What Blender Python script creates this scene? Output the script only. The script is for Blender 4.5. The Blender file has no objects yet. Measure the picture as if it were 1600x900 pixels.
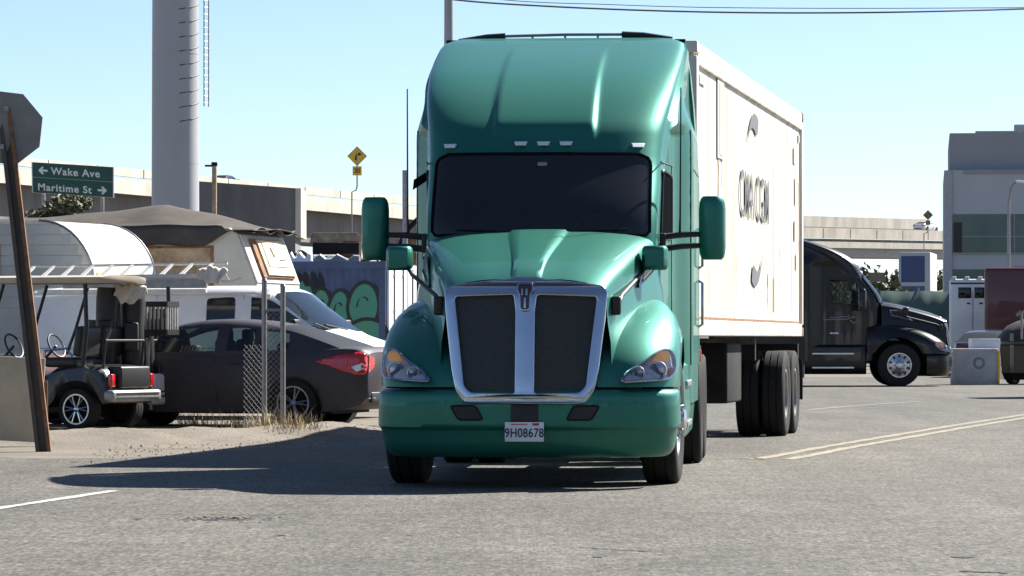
import bpy, bmesh, math, random
from mathutils import Vector, Matrix
from math import sin, cos, radians as R, pi, sqrt

C = bpy.context.scene.collection
SC = bpy.context.scene

# ------------------------------------------------------------------ camera, sky, sun, exposure
F, HZ, CH = 5900.0, 528.0, 1.185            # focal length in photo pixels, horizon row, camera height
cd = bpy.data.cameras.new('camera'); cam = bpy.data.objects.new('camera', cd); C.objects.link(cam)
cam.location = (0, 0, CH); cam.rotation_euler = (R(90), 0, 0)
cd.sensor_width = 36.0; cd.lens = F / 1600 * 36.0
cd.shift_y = (HZ - 450) / 1600.0
cd.clip_start = 0.5; cd.clip_end = 6000
SC.camera = cam

SUN_AZ, SUN_EL = 40.0, 42.0                   # degrees behind the picture plane, towards the picture's right; elevation
sd = Vector((cos(R(SUN_AZ)) * cos(R(SUN_EL)), sin(R(SUN_AZ)) * cos(R(SUN_EL)), sin(R(SUN_EL))))
w = bpy.data.worlds.new('World'); SC.world = w; w.use_nodes = True
nt = w.node_tree; bg = nt.nodes['Background']
sky = nt.nodes.new('ShaderNodeTexSky'); sky.sky_type = 'NISHITA'; sky.sun_disc = False
sky.sun_elevation = R(SUN_EL); sky.sun_rotation = R(90 - SUN_AZ)
sky.air_density = 0.6; sky.dust_density = 0.25; sky.ozone_density = 2.0; sky.altitude = 0
nt.links.new(sky.outputs[0], bg.inputs[0]); bg.inputs[1].default_value = 0.058
sl = bpy.data.lights.new('sun', 'SUN'); so = bpy.data.objects.new('sun', sl); C.objects.link(so)
sl.energy = 5.0; sl.angle = R(0.5); sl.color = (1.0, 0.965, 0.90)
so.rotation_euler = (-sd).to_track_quat('-Z', 'Y').to_euler(); so.location = (30, 30, 60)
SC.view_settings.view_transform = 'Standard'; SC.view_settings.look = 'None'
SC.view_settings.gamma = 1.0; SC.view_settings.exposure = 1.48
SC.render.engine = 'CYCLES'
SC.cycles.use_denoising = True
SC.cycles.max_bounces = 8; SC.cycles.transparent_max_bounces = 12
SC.cycles.sample_clamp_indirect = 6.0


def at(px, py, Y):
    """the point that a pixel of the photograph shows, at distance Y"""
    return Vector(((px - 800) * Y / F, Y, CH + (HZ - py) * Y / F))


# ------------------------------------------------------------------ materials
def mat(name, col, rough=0.5, metal=0.0, coat=0.0, var=0.0, vscale=6.0, vcol=None, bump=0.0, bscale=40.0, spec=0.5, stretch=None, thr=(0.35, 0.7)):
    m = bpy.data.materials.new(name); m.use_nodes = True
    n = m.node_tree.nodes; l = m.node_tree.links; b = n['Principled BSDF']
    b.inputs['Base Color'].default_value = (*col, 1); b.inputs['Roughness'].default_value = rough
    b.inputs['Metallic'].default_value = metal; b.inputs['Coat Weight'].default_value = coat
    b.inputs['Coat Roughness'].default_value = 0.04
    b.inputs['Specular IOR Level'].default_value = spec
    if var or bump:
        tc = n.new('ShaderNodeTexCoord'); src = tc.outputs['Object']
        if stretch:
            mp = n.new('ShaderNodeMapping'); mp.inputs['Scale'].default_value = stretch
            l.new(src, mp.inputs[0]); src = mp.outputs[0]
    if var:
        no = n.new('ShaderNodeTexNoise'); no.inputs['Scale'].default_value = vscale; no.inputs['Detail'].default_value = 8
        no.inputs['Roughness'].default_value = 0.65
        l.new(src, no.inputs['Vector'])
        cr = n.new('ShaderNodeValToRGB'); cr.color_ramp.elements[0].position = thr[0]; cr.color_ramp.elements[1].position = thr[1]
        c2 = vcol if vcol else tuple(max(0, c * (1 - var)) for c in col)
        c1 = col if vcol else tuple(min(1, c * (1 + var * 0.6)) for c in col)
        cr.color_ramp.elements[0].color = (*c1, 1); cr.color_ramp.elements[1].color = (*c2, 1)
        l.new(no.outputs[0], cr.inputs[0]); l.new(cr.outputs[0], b.inputs['Base Color'])
        mr = n.new('ShaderNodeMapRange'); mr.inputs[3].default_value = max(0, rough - 0.08); mr.inputs[4].default_value = min(1, rough + 0.1)
        l.new(no.outputs[0], mr.inputs[0]); l.new(mr.outputs[0], b.inputs['Roughness'])
    if bump:
        nb = n.new('ShaderNodeTexNoise'); nb.inputs['Scale'].default_value = bscale; nb.inputs['Detail'].default_value = 6
        l.new(src, nb.inputs['Vector'])
        bp = n.new('ShaderNodeBump'); bp.inputs['Strength'].default_value = bump; bp.inputs['Distance'].default_value = 0.02
        l.new(nb.outputs[0], bp.inputs['Height']); l.new(bp.outputs[0], b.inputs['Normal'])
    return m


def glass_mat(name, tint, trans, rough=0.02):
    m = bpy.data.materials.new(name); m.use_nodes = True
    n = m.node_tree.nodes; l = m.node_tree.links; n.remove(n['Principled BSDF'])
    tr = n.new('ShaderNodeBsdfTransparent'); tr.inputs[0].default_value = (*tint, 1)
    di = n.new('ShaderNodeBsdfDiffuse'); di.inputs[0].default_value = (*[t * 0.12 for t in tint], 1)
    gl = n.new('ShaderNodeBsdfGlossy'); gl.inputs['Roughness'].default_value = rough
    fr = n.new('ShaderNodeFresnel'); fr.inputs[0].default_value = 1.5
    m1 = n.new('ShaderNodeMixShader'); m1.inputs[0].default_value = trans
    m2 = n.new('ShaderNodeMixShader')
    l.new(di.outputs[0], m1.inputs[1]); l.new(tr.outputs[0], m1.inputs[2])
    l.new(fr.outputs[0], m2.inputs[0]); l.new(m1.outputs[0], m2.inputs[1]); l.new(gl.outputs[0], m2.inputs[2])
    l.new(m2.outputs[0], n['Material Output'].inputs[0])
    return m


M = {}
M['teal'] = mat('teal_paint', (0.0175, 0.165, 0.118), 0.46, 0.62, 0.35, var=0.12, vscale=1.3)
M['blackpaint'] = mat('black_paint', (0.007, 0.0072, 0.0085), 0.32, 0.0, 0.25, var=0.2, vscale=1.5, spec=0.3)
M['olivepaint'] = mat('olive_paint', (0.016, 0.017, 0.011), 0.35, 0.1, 0.7, var=0.2, vscale=1.5)
M['carpaint'] = mat('brown_grey_paint', (0.066, 0.060, 0.066), 0.55, 0.3, 0.04, var=0.1, vscale=2, spec=0.2)
M['rearglass'] = mat('dark_rear_glass', (0.012, 0.013, 0.015), 0.5, spec=0.15)
M['darkcar'] = mat('slate_paint', (0.03, 0.035, 0.04), 0.3, 0.3, 0.9)
M['whitecar'] = mat('white_car_paint', (0.75, 0.75, 0.74), 0.35, 0, 0.7, var=0.06)
M['chrome'] = mat('chrome', (0.45, 0.46, 0.50), 0.12, 1.0, var=0.05, vscale=5)
M['alu'] = mat('aluminium', (0.55, 0.55, 0.56), 0.3, 1.0, var=0.15, vscale=9)
M['dullalu'] = mat('dull_alloy', (0.22, 0.22, 0.23), 0.4, 0.8, var=.2)
M['rubber'] = mat('tyre_rubber', (0.02, 0.0195, 0.019), 0.85, var=0.0, bump=0.25, bscale=60, spec=0.25)
M['black'] = mat('black_plastic', (0.012, 0.012, 0.013), 0.5, var=0.25, vscale=8)
M['under'] = mat('underbody', (0.018, 0.017, 0.016), 0.8, var=0.4, vscale=5, spec=0.2)
M['tintglass'] = glass_mat('tinted_windshield', (0.34, 0.37, 0.42), 0.55)
M['dglass'] = mat('dark_windshield', (0.006, 0.0075, 0.010), 0.06, 0, 0.0, var=0.3, vscale=2.0, spec=0.42)
M['glass'] = glass_mat('car_glass', (0.62, 0.72, 0.69), 0.85)
M['smokeglass'] = glass_mat('smoke_glass', (0.25, 0.32, 0.36), 0.7)
M['lens'] = glass_mat('clear_lens', (0.97, 0.97, 0.98), 0.97)
M['reflector'] = mat('lamp_reflector', (0.88, 0.88, 0.90), 0.3, 0.15, var=0.25, vscale=14)
M['sidewindow'] = mat('dark_side_window', (0.008, 0.009, 0.010), 0.9, spec=0.0)
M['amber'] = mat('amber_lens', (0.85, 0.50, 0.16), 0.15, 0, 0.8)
b_ = M['amber'].node_tree.nodes['Principled BSDF']; b_.inputs['Emission Color'].default_value = (1.0, 0.5, 0.12, 1); b_.inputs['Emission Strength'].default_value = 0.06   # faint glow added, standing in for sun through the unlit lens
M['orange'] = mat('orange_lens', (0.75, 0.12, 0.03), 0.2, 0, 0.8)
M['redlens'] = mat('red_lens', (0.5, 0.01, 0.012), 0.12, 0, 0.9, var=0.4, vscale=14)
M['plate'] = mat('plate_white', (0.7, 0.72, 0.74), 0.45, var=0.05)
M['ink'] = mat('dark_blue_ink', (0.02, 0.024, 0.05), 0.6)
M['red'] = mat('red_ink', (0.45, 0.03, 0.03), 0.5)
M['maroon'] = mat('maroon_enamel', (0.055, 0.022, 0.035), 0.35, 0.2, 0.5)
M['contwhite'] = mat('container_white', (0.80, 0.785, 0.74), 0.5, var=0.0, vcol=None)
M['streak'] = mat('rust_streak', (0.36, 0.28, 0.20), .7, var=.3, vscale=6, vcol=(0.55, 0.50, 0.42))
M['logogrey'] = mat('logo_grey', (0.12, 0.12, 0.125), 0.6, var=0.25, vscale=6)
M['rvwhite'] = mat('rv_white', (0.58, 0.545, 0.475), 0.45, var=0.22, vscale=1.6, vcol=(0.40, 0.35, 0.27), thr=(0.42, 0.8))
M['rvside'] = mat('rv_side', (0.42, 0.42, 0.39), 0.5, var=0.2, vscale=1.2)
M['vanwhite'] = mat('van_white', (0.74, 0.74, 0.73), 0.4, 0, 0.5, var=0.1, vscale=1.4)
M['tarp'] = mat('brown_tarp', (0.085, 0.073, 0.062), 0.85, var=0.25, vscale=2.0, bump=0.3, bscale=4, spec=.2)
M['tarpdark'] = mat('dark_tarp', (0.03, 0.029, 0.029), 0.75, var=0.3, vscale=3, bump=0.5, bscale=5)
M['wood'] = mat('pale_plywood', (0.62, 0.48, 0.31), 0.65, var=0.35, vscale=3, stretch=(1, 1, 6))
M['lumber'] = mat('old_lumber', (0.33, 0.25, 0.17), 0.8, var=0.5, vscale=4)
M['rust'] = mat('rusty_steel', (0.26, 0.125, 0.06), 0.8, 0.1, var=0.6, vscale=9, vcol=(0.08, 0.06, 0.05), thr=(0.45, 0.7))
M['darkpost'] = mat('weathered_post', (0.085, 0.072, 0.062), 0.8, var=0.5, vscale=7, vcol=(0.17, 0.09, 0.05), thr=(.5, .72))
M['galv'] = mat('galvanised_steel', (0.30, 0.29, 0.28), 0.5, 0.6, var=0.25, vscale=12)
M['signback'] = mat('sign_back', (0.27, 0.25, 0.22), 0.5, 0.3, var=0.2, vscale=4)
M['polegrey'] = mat('pole_grey', (0.35, 0.35, 0.365), 0.45, 0.0, var=0.06, vscale=1.2, stretch=(1, 1, 0.2))
M['lampgrey'] = mat('lamp_pole_grey', (0.30, 0.30, 0.31), 0.5, 0.3, var=0.1)
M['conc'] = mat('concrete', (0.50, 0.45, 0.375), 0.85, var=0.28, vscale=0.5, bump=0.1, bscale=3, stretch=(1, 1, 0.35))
M['concdark'] = mat('shaded_concrete', (0.16, 0.15, 0.145), 0.85, var=0.3, vscale=0.4, stretch=(1, 1, 0.3))  # darker copy of the concrete, with shade painted into its colour
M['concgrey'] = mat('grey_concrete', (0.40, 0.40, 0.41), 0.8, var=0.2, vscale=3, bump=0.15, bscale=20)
M['bldgrey'] = mat('building_grey', (0.275, 0.285, 0.30), 0.7, var=0.06, vscale=0.4)
M['bldlight'] = mat('building_light', (0.42, 0.435, 0.455), 0.7, var=0.06, vscale=0.4)
M['conclight'] = mat('pilaster_grey', (0.36, 0.375, 0.39), .7, var=.1)
M['conctrim'] = mat('joint_grey', (0.12, 0.13, 0.15), .8)
M['bldglass'] = mat('building_glass', (0.035, 0.075, 0.07), 0.08, 0, 0, var=0.3, vscale=0.35)
M['signgreen'] = mat('sign_green', (0.012, 0.075, 0.052), 0.45, var=0.12, vscale=4)
M['signwhite'] = mat('sign_white', (0.72, 0.74, 0.72), 0.45, var=0.08)
M['yellow'] = mat('sign_yellow', (0.72, 0.44, 0.02), 0.45, var=0.1)
M['oliveyellow'] = mat('faded_sign_yellow', (0.17, 0.125, 0.03), .6)
M['signblack'] = mat('sign_black', (0.012, 0.011, 0.01), 0.5)
M['bluebox'] = mat('navy_box', (0.055, 0.088, 0.19), 0.55, var=0.25, vscale=1.5)
M['grafgreen'] = mat('graffiti_green', (0.05, 0.27, 0.20), 0.55, var=0.3, vscale=3, vcol=(0.10, 0.30, 0.12), thr=(0.5, 0.75))
M['grafpale'] = mat('graffiti_pale', (0.30, 0.42, 0.36), .55)
M['grafblack'] = mat('graffiti_black', (0.008, 0.015, 0.018), 0.55)
M['doorwhite'] = mat('door_white', (0.74, 0.75, 0.78), 0.5, var=0.12, vscale=1.5)
M['redbox'] = mat('red_box', (0.085, 0.014, 0.015), 0.45, 0, 0.4, var=0.2, vscale=1)
M['cream'] = mat('cream_plastic', (0.42, 0.37, 0.28), 0.45, var=0.15, vscale=3)
M['cartblack'] = mat('cart_black', (0.011, 0.011, 0.011), 0.4, 0, 0.4, var=0.3, vscale=5)
M['cartmaroon'] = mat('cart_maroon', (0.14, 0.045, 0.045), 0.35, 0, 0.6, var=0.15)
M['vinyl'] = mat('black_vinyl', (0.022, 0.021, 0.02), 0.5, var=0.2, vscale=7)
M['cloth'] = mat('pale_cloth', (0.62, 0.56, 0.47), 0.85, var=0.25, vscale=6, bump=0.6, bscale=9)
M['rack'] = mat('ladder_alu', (0.68, 0.66, 0.6), 0.45, 0.2, var=0.15, vscale=6)
M['foliage'] = mat('foliage', (0.075, 0.095, 0.03), 0.65, var=0.5, vscale=2.5)
M['olivebush'] = mat('olive_foliage', (0.10, 0.10, 0.045), 0.7, var=0.55, vscale=2.0)
M['bark'] = mat('bark', (0.10, 0.075, 0.05), 0.9, var=0.4, vscale=6)
M['straw'] = mat('dry_straw', (0.36, 0.27, 0.13), 0.8, var=0.35, vscale=5)
M['seat'] = mat('seat_fabric', (0.03, 0.03, 0.032), 0.9)
M['fencemesh'] = mat('green_screen', (0.09, 0.14, 0.12), 0.8, var=0.25, vscale=0.8)
M['bluepanel'] = mat('blue_panel', (0.03, 0.055, 0.16), 0.4, var=0.15)
M['tan'] = mat('tan_board', (0.50, 0.42, 0.31), 0.75, var=0.2, vscale=2.5)
M['paintwhite'] = mat('road_white', (0.45, 0.44, 0.42), 0.7, var=0.3, vscale=7, vcol=(0.20, 0.195, 0.185), thr=(0.45, 0.65))
M['fadedwhite'] = mat('faded_road_white', (0.19, 0.187, 0.18), 0.75, var=0.3, vscale=6, vcol=(0.15, 0.147, 0.14), thr=(0.4, 0.6))
M['paintyellow'] = mat('road_yellow', (0.27, 0.225, 0.14), 0.75, var=0.3, vscale=6, vcol=(0.15, 0.14, 0.115), thr=(0.38, 0.60))
M['crackm'] = mat('crack_tar', (0.028, 0.027, 0.026), 0.85)
M['scuff'] = mat('scuffed_asphalt', (0.055, 0.054, 0.052), 0.9)
M['cable'] = mat('cable_black', (0.02, 0.02, 0.022), 0.6)
M['bluelogo'] = mat('blue_emblem', (0.16, 0.20, 0.30), 0.7)


def grille_material():
    m = mat('grille_mesh', (0.02, 0.02, 0.021), 0.45, 0.4)
    n = m.node_tree.nodes; l = m.node_tree.links; b = n['Principled BSDF']
    tc = n.new('ShaderNodeTexCoord'); mp = n.new('ShaderNodeMapping'); mp.inputs['Rotation'].default_value = (0, R(45), 0)
    l.new(tc.outputs['Object'], mp.inputs[0])
    ck = n.new('ShaderNodeTexChecker'); ck.inputs['Scale'].default_value = 95
    ck.inputs[1].default_value = (0.018, 0.018, 0.017, 1); ck.inputs[2].default_value = (0.06, 0.06, 0.058, 1)
    l.new(mp.outputs[0], ck.inputs[0]); l.new(ck.outputs[0], b.inputs['Base Color'])
    bp = n.new('ShaderNodeBump'); bp.inputs['Strength'].default_value = 0.4; bp.inputs['Distance'].default_value = 0.01
    l.new(ck.outputs[1], bp.inputs['Height']); l.new(bp.outputs[0], b.inputs['Normal'])
    return m


M['mesh'] = grille_material()


def container_material():
    m = M['contwhite']; n = m.node_tree.nodes; l = m.node_tree.links; b = n['Principled BSDF']
    tc = n.new('ShaderNodeTexCoord')
    # faint dirt runs down the panels
    mp = n.new('ShaderNodeMapping'); mp.inputs['Scale'].default_value = (3.0, 3.0, 0.12); l.new(tc.outputs['Object'], mp.inputs[0])
    no = n.new('ShaderNodeTexNoise'); no.inputs['Scale'].default_value = 1.6; no.inputs['Detail'].default_value = 7; l.new(mp.outputs[0], no.inputs[0])
    cr = n.new('ShaderNodeValToRGB'); cr.color_ramp.elements[0].position = 0.42; cr.color_ramp.elements[1].position = 0.8
    cr.color_ramp.elements[0].color = (0.66, 0.615, 0.53, 1); cr.color_ramp.elements[1].color = (0.36, 0.27, 0.18, 1)
    l.new(no.outputs[0], cr.inputs[0]); l.new(cr.outputs[0], b.inputs['Base Color'])
    wv = n.new('ShaderNodeTexWave'); wv.wave_type = 'BANDS'; wv.bands_direction = 'Y'; wv.inputs['Scale'].default_value = 1.1; wv.wave_profile = 'SIN'
    l.new(tc.outputs['Object'], wv.inputs[0])
    bp = n.new('ShaderNodeBump'); bp.inputs['Strength'].default_value = 0.12; bp.inputs['Distance'].default_value = 0.02
    l.new(wv.outputs[1], bp.inputs['Height']); l.new(bp.outputs[0], b.inputs['Normal'])


container_material()


# ------------------------------------------------------------------ mesh building
class MB:
    def __init__(s):
        s.b = bmesh.new()

    def face(s, vs):
        try:
            return s.b.faces.new(vs)
        except ValueError:
            return None

    def poly(s, pts):
        return s.face([s.b.verts.new(p) for p in pts])

    def box(s, c, d, rot=None, bev=0.0, taper=1.0):
        v = []
        for z in (-1, 1):
            k = taper if z > 0 else 1.0
            for x, y in ((-1, -1), (1, -1), (1, 1), (-1, 1)):
                p = Vector((x * d[0] / 2 * k, y * d[1] / 2 * k, z * d[2] / 2))
                if rot is not None: p = rot @ p
                v.append(s.b.verts.new(p + Vector(c)))
        fs = [(3, 2, 1, 0), (4, 5, 6, 7), (0, 1, 5, 4), (1, 2, 6, 5), (2, 3, 7, 6), (3, 0, 4, 7)]
        ff = [s.face([v[i] for i in f]) for f in fs]
        if bev:
            es = list({e for f in ff for e in f.edges})
            bmesh.ops.bevel(s.b, geom=es, offset=bev, segments=3, profile=0.5, affect='EDGES')
        return s

    def tube(s, pts, r, seg=8, cap=True, closed=False):
        pts = [Vector(p) for p in pts]; rings = []; n = len(pts)
        up = None
        for i, p in enumerate(pts):
            a = pts[i - 1] if (i > 0 or closed) else p
            b2 = pts[(i + 1) % n] if (i < n - 1 or closed) else p
            t = (b2 - a).normalized()
            if up is None:
                up = Vector((0, 0, 1)) if abs(t.z) < 0.9 else Vector((1, 0, 0))
            u = t.cross(up).normalized(); v = u.cross(t).normalized(); up = v
            rr = r[i] if isinstance(r, (list, tuple)) else r
            rings.append([s.b.verts.new(p + (u * cos(2 * pi * k / seg) + v * sin(2 * pi * k / seg)) * rr) for k in range(seg)])
        m = n if closed else n - 1
        for i in range(m):
            A, B = rings[i], rings[(i + 1) % n]
            for k in range(seg):
                s.face([A[k], A[(k + 1) % seg], B[(k + 1) % seg], B[k]])
        if cap and not closed:
            s.face(rings[0][::-1]); s.face(rings[-1])
        return s

    def lathe(s, prof, c=(0, 0, 0), axis='X', seg=40, caps=False):
        """prof: (along axis, radius)"""
        c = Vector(c); rings = []
        for a, r in prof:
            ring = []
            for k in range(seg):
                q = 2 * pi * k / seg
                if axis == 'X': p = Vector((a, r * cos(q), r * sin(q)))
                elif axis == 'Y': p = Vector((r * cos(q), a, r * sin(q)))
                else: p = Vector((r * cos(q), r * sin(q), a))
                ring.append(s.b.verts.new(c + p))
            rings.append(ring)
        for i in range(len(rings) - 1):
            A, B = rings[i], rings[i + 1]
            for k in range(seg):
                s.face([A[k], A[(k + 1) % seg], B[(k + 1) % seg], B[k]])
        if caps:
            s.face(rings[0][::-1]); s.face(rings[-1])
        return s

    def loft(s, secs, cap0=False, cap1=False, closed=False, keep=None):
        rows = [[s.b.verts.new(p) for p in sec] for sec in secs]
        n = len(rows[0])
        for i in range(len(rows) - 1):
            for j in range(n if closed else n - 1):
                if keep and not keep(i, j): continue
                k = (j + 1) % n
                s.face([rows[i][j], rows[i][k], rows[i + 1][k], rows[i + 1][j]])
        if cap0: s.face(rows[0][::-1])
        if cap1: s.face(rows[-1])
        return s

    def prism(s, pts, vec):
        """a flat outline pushed along a vector"""
        vec = Vector(vec); a = [s.b.verts.new(p) for p in pts]; b2 = [s.b.verts.new(Vector(p) + vec) for p in pts]
        n = len(a)
        s.face(a[::-1]); s.face(b2)
        for i in range(n):
            s.face([a[i], a[(i + 1) % n], b2[(i + 1) % n], b2[i]])
        return s

    def build(s, name, m, parent=None, smooth=True, ang=35, bevel=0.0, loc=None, weld=True, solid=0.0, subd=0):
        if weld: bmesh.ops.remove_doubles(s.b, verts=s.b.verts, dist=0.0004)
        bmesh.ops.dissolve_degenerate(s.b, edges=s.b.edges, dist=0.0002)
        loose = [v for v in s.b.verts if not v.link_faces]
        if loose: bmesh.ops.delete(s.b, geom=loose, context='VERTS')
        bmesh.ops.recalc_face_normals(s.b, faces=s.b.faces)
        me = bpy.data.meshes.new(name); s.b.to_mesh(me); s.b.free()
        if smooth:
            me.polygons.foreach_set('use_smooth', [True] * len(me.polygons)); me.set_sharp_from_angle(angle=R(ang))
        o = bpy.data.objects.new(name, me); C.objects.link(o)
        me.materials.append(m)
        if parent: o.parent = parent
        if loc: o.location = loc
        if solid:
            md = o.modifiers.new('solid', 'SOLIDIFY'); md.thickness = solid; md.offset = 0
        if bevel:
            md = o.modifiers.new('bevel', 'BEVEL'); md.width = bevel; md.segments = 2; md.limit_method = 'ANGLE'; md.angle_limit = R(40)
        if subd:
            md = o.modifiers.new('subd', 'SUBSURF'); md.levels = subd; md.render_levels = subd
        return o


def plate(outer, holes, thick, bev, fmap, name, m, parent):
    """a flat outline with openings, given thickness and a rounded edge, then bent by fmap(u, v, w)"""
    cu = bpy.data.curves.new('outline', 'CURVE'); cu.dimensions = '2D'; cu.fill_mode = 'BOTH'
    for ring in [outer] + holes:
        sp = cu.splines.new('POLY'); sp.points.add(len(ring) - 1); sp.use_cyclic_u = True
        for i, p in enumerate(ring): sp.points[i].co = (p[0], p[1], 0, 1)
    cu.extrude = thick / 2; cu.bevel_depth = bev; cu.bevel_resolution = 2
    ob = bpy.data.objects.new('outline', cu); C.objects.link(ob)
    dg = bpy.context.evaluated_depsgraph_get()
    me = bpy.data.meshes.new_from_object(ob.evaluated_get(dg))
    bpy.data.objects.remove(ob); bpy.data.curves.remove(cu)
    bm = bmesh.new(); bm.from_mesh(me)
    bmesh.ops.remove_doubles(bm, verts=bm.verts, dist=0.0002)
    for v in bm.verts: v.co = fmap(*v.co)
    bmesh.ops.recalc_face_normals(bm, faces=bm.faces)
    bm.to_mesh(me); bm.free()
    me.polygons.foreach_set('use_smooth', [True] * len(me.polygons)); me.set_sharp_from_angle(angle=R(40))
    me.materials.clear(); me.materials.append(m); me.name = name
    o = bpy.data.objects.new(name, me); C.objects.link(o); o.parent = parent
    return o


def lettering(txt, size, m, parent, mw, name='lettering', xs=1.0, space=1.0, bold=0.0, thick=0.003):
    """words as a mesh; mw places the text plane (x to the reader's right, y up)"""
    cu = bpy.data.curves.new('words', 'FONT'); cu.body = txt; cu.size = size; cu.align_x = 'CENTER'; cu.align_y = 'CENTER'
    cu.space_character = space; cu.offset = bold; cu.extrude = thick / 2
    ob = bpy.data.objects.new('words', cu); C.objects.link(ob)
    dg = bpy.context.evaluated_depsgraph_get()
    me = bpy.data.meshes.new_from_object(ob.evaluated_get(dg))
    bpy.data.objects.remove(ob); bpy.data.curves.remove(cu)
    me.transform(Matrix.Diagonal((xs, 1, 1, 1))); me.transform(mw)
    me.materials.clear(); me.materials.append(m)
    o = bpy.data.objects.new(name, me); C.objects.link(o); o.parent = parent
    return o


def frame_m(o, x, y):
    """matrix with text x along x, text y along y, at o"""
    x = Vector(x).normalized(); y = Vector(y).normalized(); z = x.cross(y)
    return Matrix(((x.x, y.x, z.x, o[0]), (x.y, y.y, z.y, o[1]), (x.z, y.z, z.z, o[2]), (0, 0, 0, 1)))


FRONT = ((1, 0, 0), (0, 0, 1))              # text plane facing the local -y


def tag(o, label, cat, group=None):
    o['label'] = label; o['category'] = cat
    if group: o['group'] = group
    return o


def thing(name, label, cat, loc=(0, 0, 0), rz=0.0, group=None):
    o = bpy.data.objects.new(name, None); C.objects.link(o)
    o.location = loc; o.rotation_euler = (0, 0, R(rz)); o.empty_display_size = 0.3
    return tag(o, label, cat, group)


def copy_tree(o, parent=None):
    c = o.copy(); C.objects.link(c); c.parent = parent
    for ch in list(o.children): copy_tree(ch, c)
    return c


def lerp(a, b, t): return a + (b - a) * t


def interp(tab, x):
    if x <= tab[0][0]: return tab[0][1]
    for (a, fa), (b, fb) in zip(tab, tab[1:]):
        if x <= b: return lerp(fa, fb, (x - a) / (b - a))
    return tab[-1][1]


def smooth_interp(tab, x):
    """Catmull-Rom through the table"""
    n = len(tab)
    if x <= tab[0][0]: return tab[0][1]
    if x >= tab[-1][0]: return tab[-1][1]
    for i in range(n - 1):
        if x <= tab[i + 1][0]: break
    x0, y0 = tab[i]; x1, y1 = tab[i + 1]; h = x1 - x0
    m0 = (y1 - tab[i - 1][1]) / (x1 - tab[i - 1][0]) if i > 0 else (y1 - y0) / h
    m1 = (tab[i + 2][1] - y0) / (tab[i + 2][0] - x0) if i + 2 < n else (y1 - y0) / h
    t = (x - x0) / h
    return (2 * t**3 - 3 * t**2 + 1) * y0 + (t**3 - 2 * t**2 + t) * h * m0 + (-2 * t**3 + 3 * t**2) * y1 + (t**3 - t**2) * h * m1


def sstep(a, b, x):
    t = max(0.0, min(1.0, (x - a) / (b - a))); return t * t * (3 - 2 * t)


def rpoly(pts, r, n=5):
    """outline with rounded corners; r one radius or one per corner"""
    out = []; m = len(pts)
    for i, p in enumerate(pts):
        rr = r[i] if isinstance(r, (list, tuple)) else r
        p = Vector(p); a = Vector(pts[i - 1]); b = Vector(pts[(i + 1) % m])
        if rr <= 0: out.append(tuple(p)); continue
        da = (a - p); db = (b - p); d = min(rr, da.length * 0.45, db.length * 0.45)
        q0 = p + da.normalized() * d; q1 = p + db.normalized() * d
        for k in range(n + 1):
            t = k / n
            out.append(tuple(q0 * (1 - t)**2 + p * 2 * t * (1 - t) + q1 * t * t))
    return out


def densify(pts, step):
    out = []
    for a, b in zip(pts, pts[1:] + pts[:1]):
        a = Vector(a); b = Vector(b); k = max(1, int((b - a).length / step))
        for i in range(k): out.append(tuple(a.lerp(b, i / k)))
    return out


def grid_in(poly, step, fmap, mb):
    """fill a 2D outline with a fine grid-ish triangulation and map it"""
    bm = bmesh.new()
    ring = densify(poly, step)
    vs = [bm.verts.new((p[0], p[1], 0)) for p in ring]
    es = [bm.edges.new((vs[i], vs[(i + 1) % len(vs)])) for i in range(len(vs))]
    bmesh.ops.triangle_fill(bm, use_beauty=True, use_dissolve=False, edges=es)
    for ax in (0, 1):
        lo = min(p[ax] for p in ring); hi = max(p[ax] for p in ring); x = lo + step
        while x < hi - step * 0.3:
            co = [0, 0, 0]; no = [0, 0, 0]; co[ax] = x; no[ax] = 1
            bmesh.ops.bisect_plane(bm, geom=bm.verts[:] + bm.edges[:] + bm.faces[:], plane_co=co, plane_no=no)
            x += step
    idx = {}
    for v in bm.verts: idx[v] = mb.b.verts.new(fmap(v.co.x, v.co.y))
    for f in bm.faces: mb.face([idx[v] for v in f.verts])
    bm.free()


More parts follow.
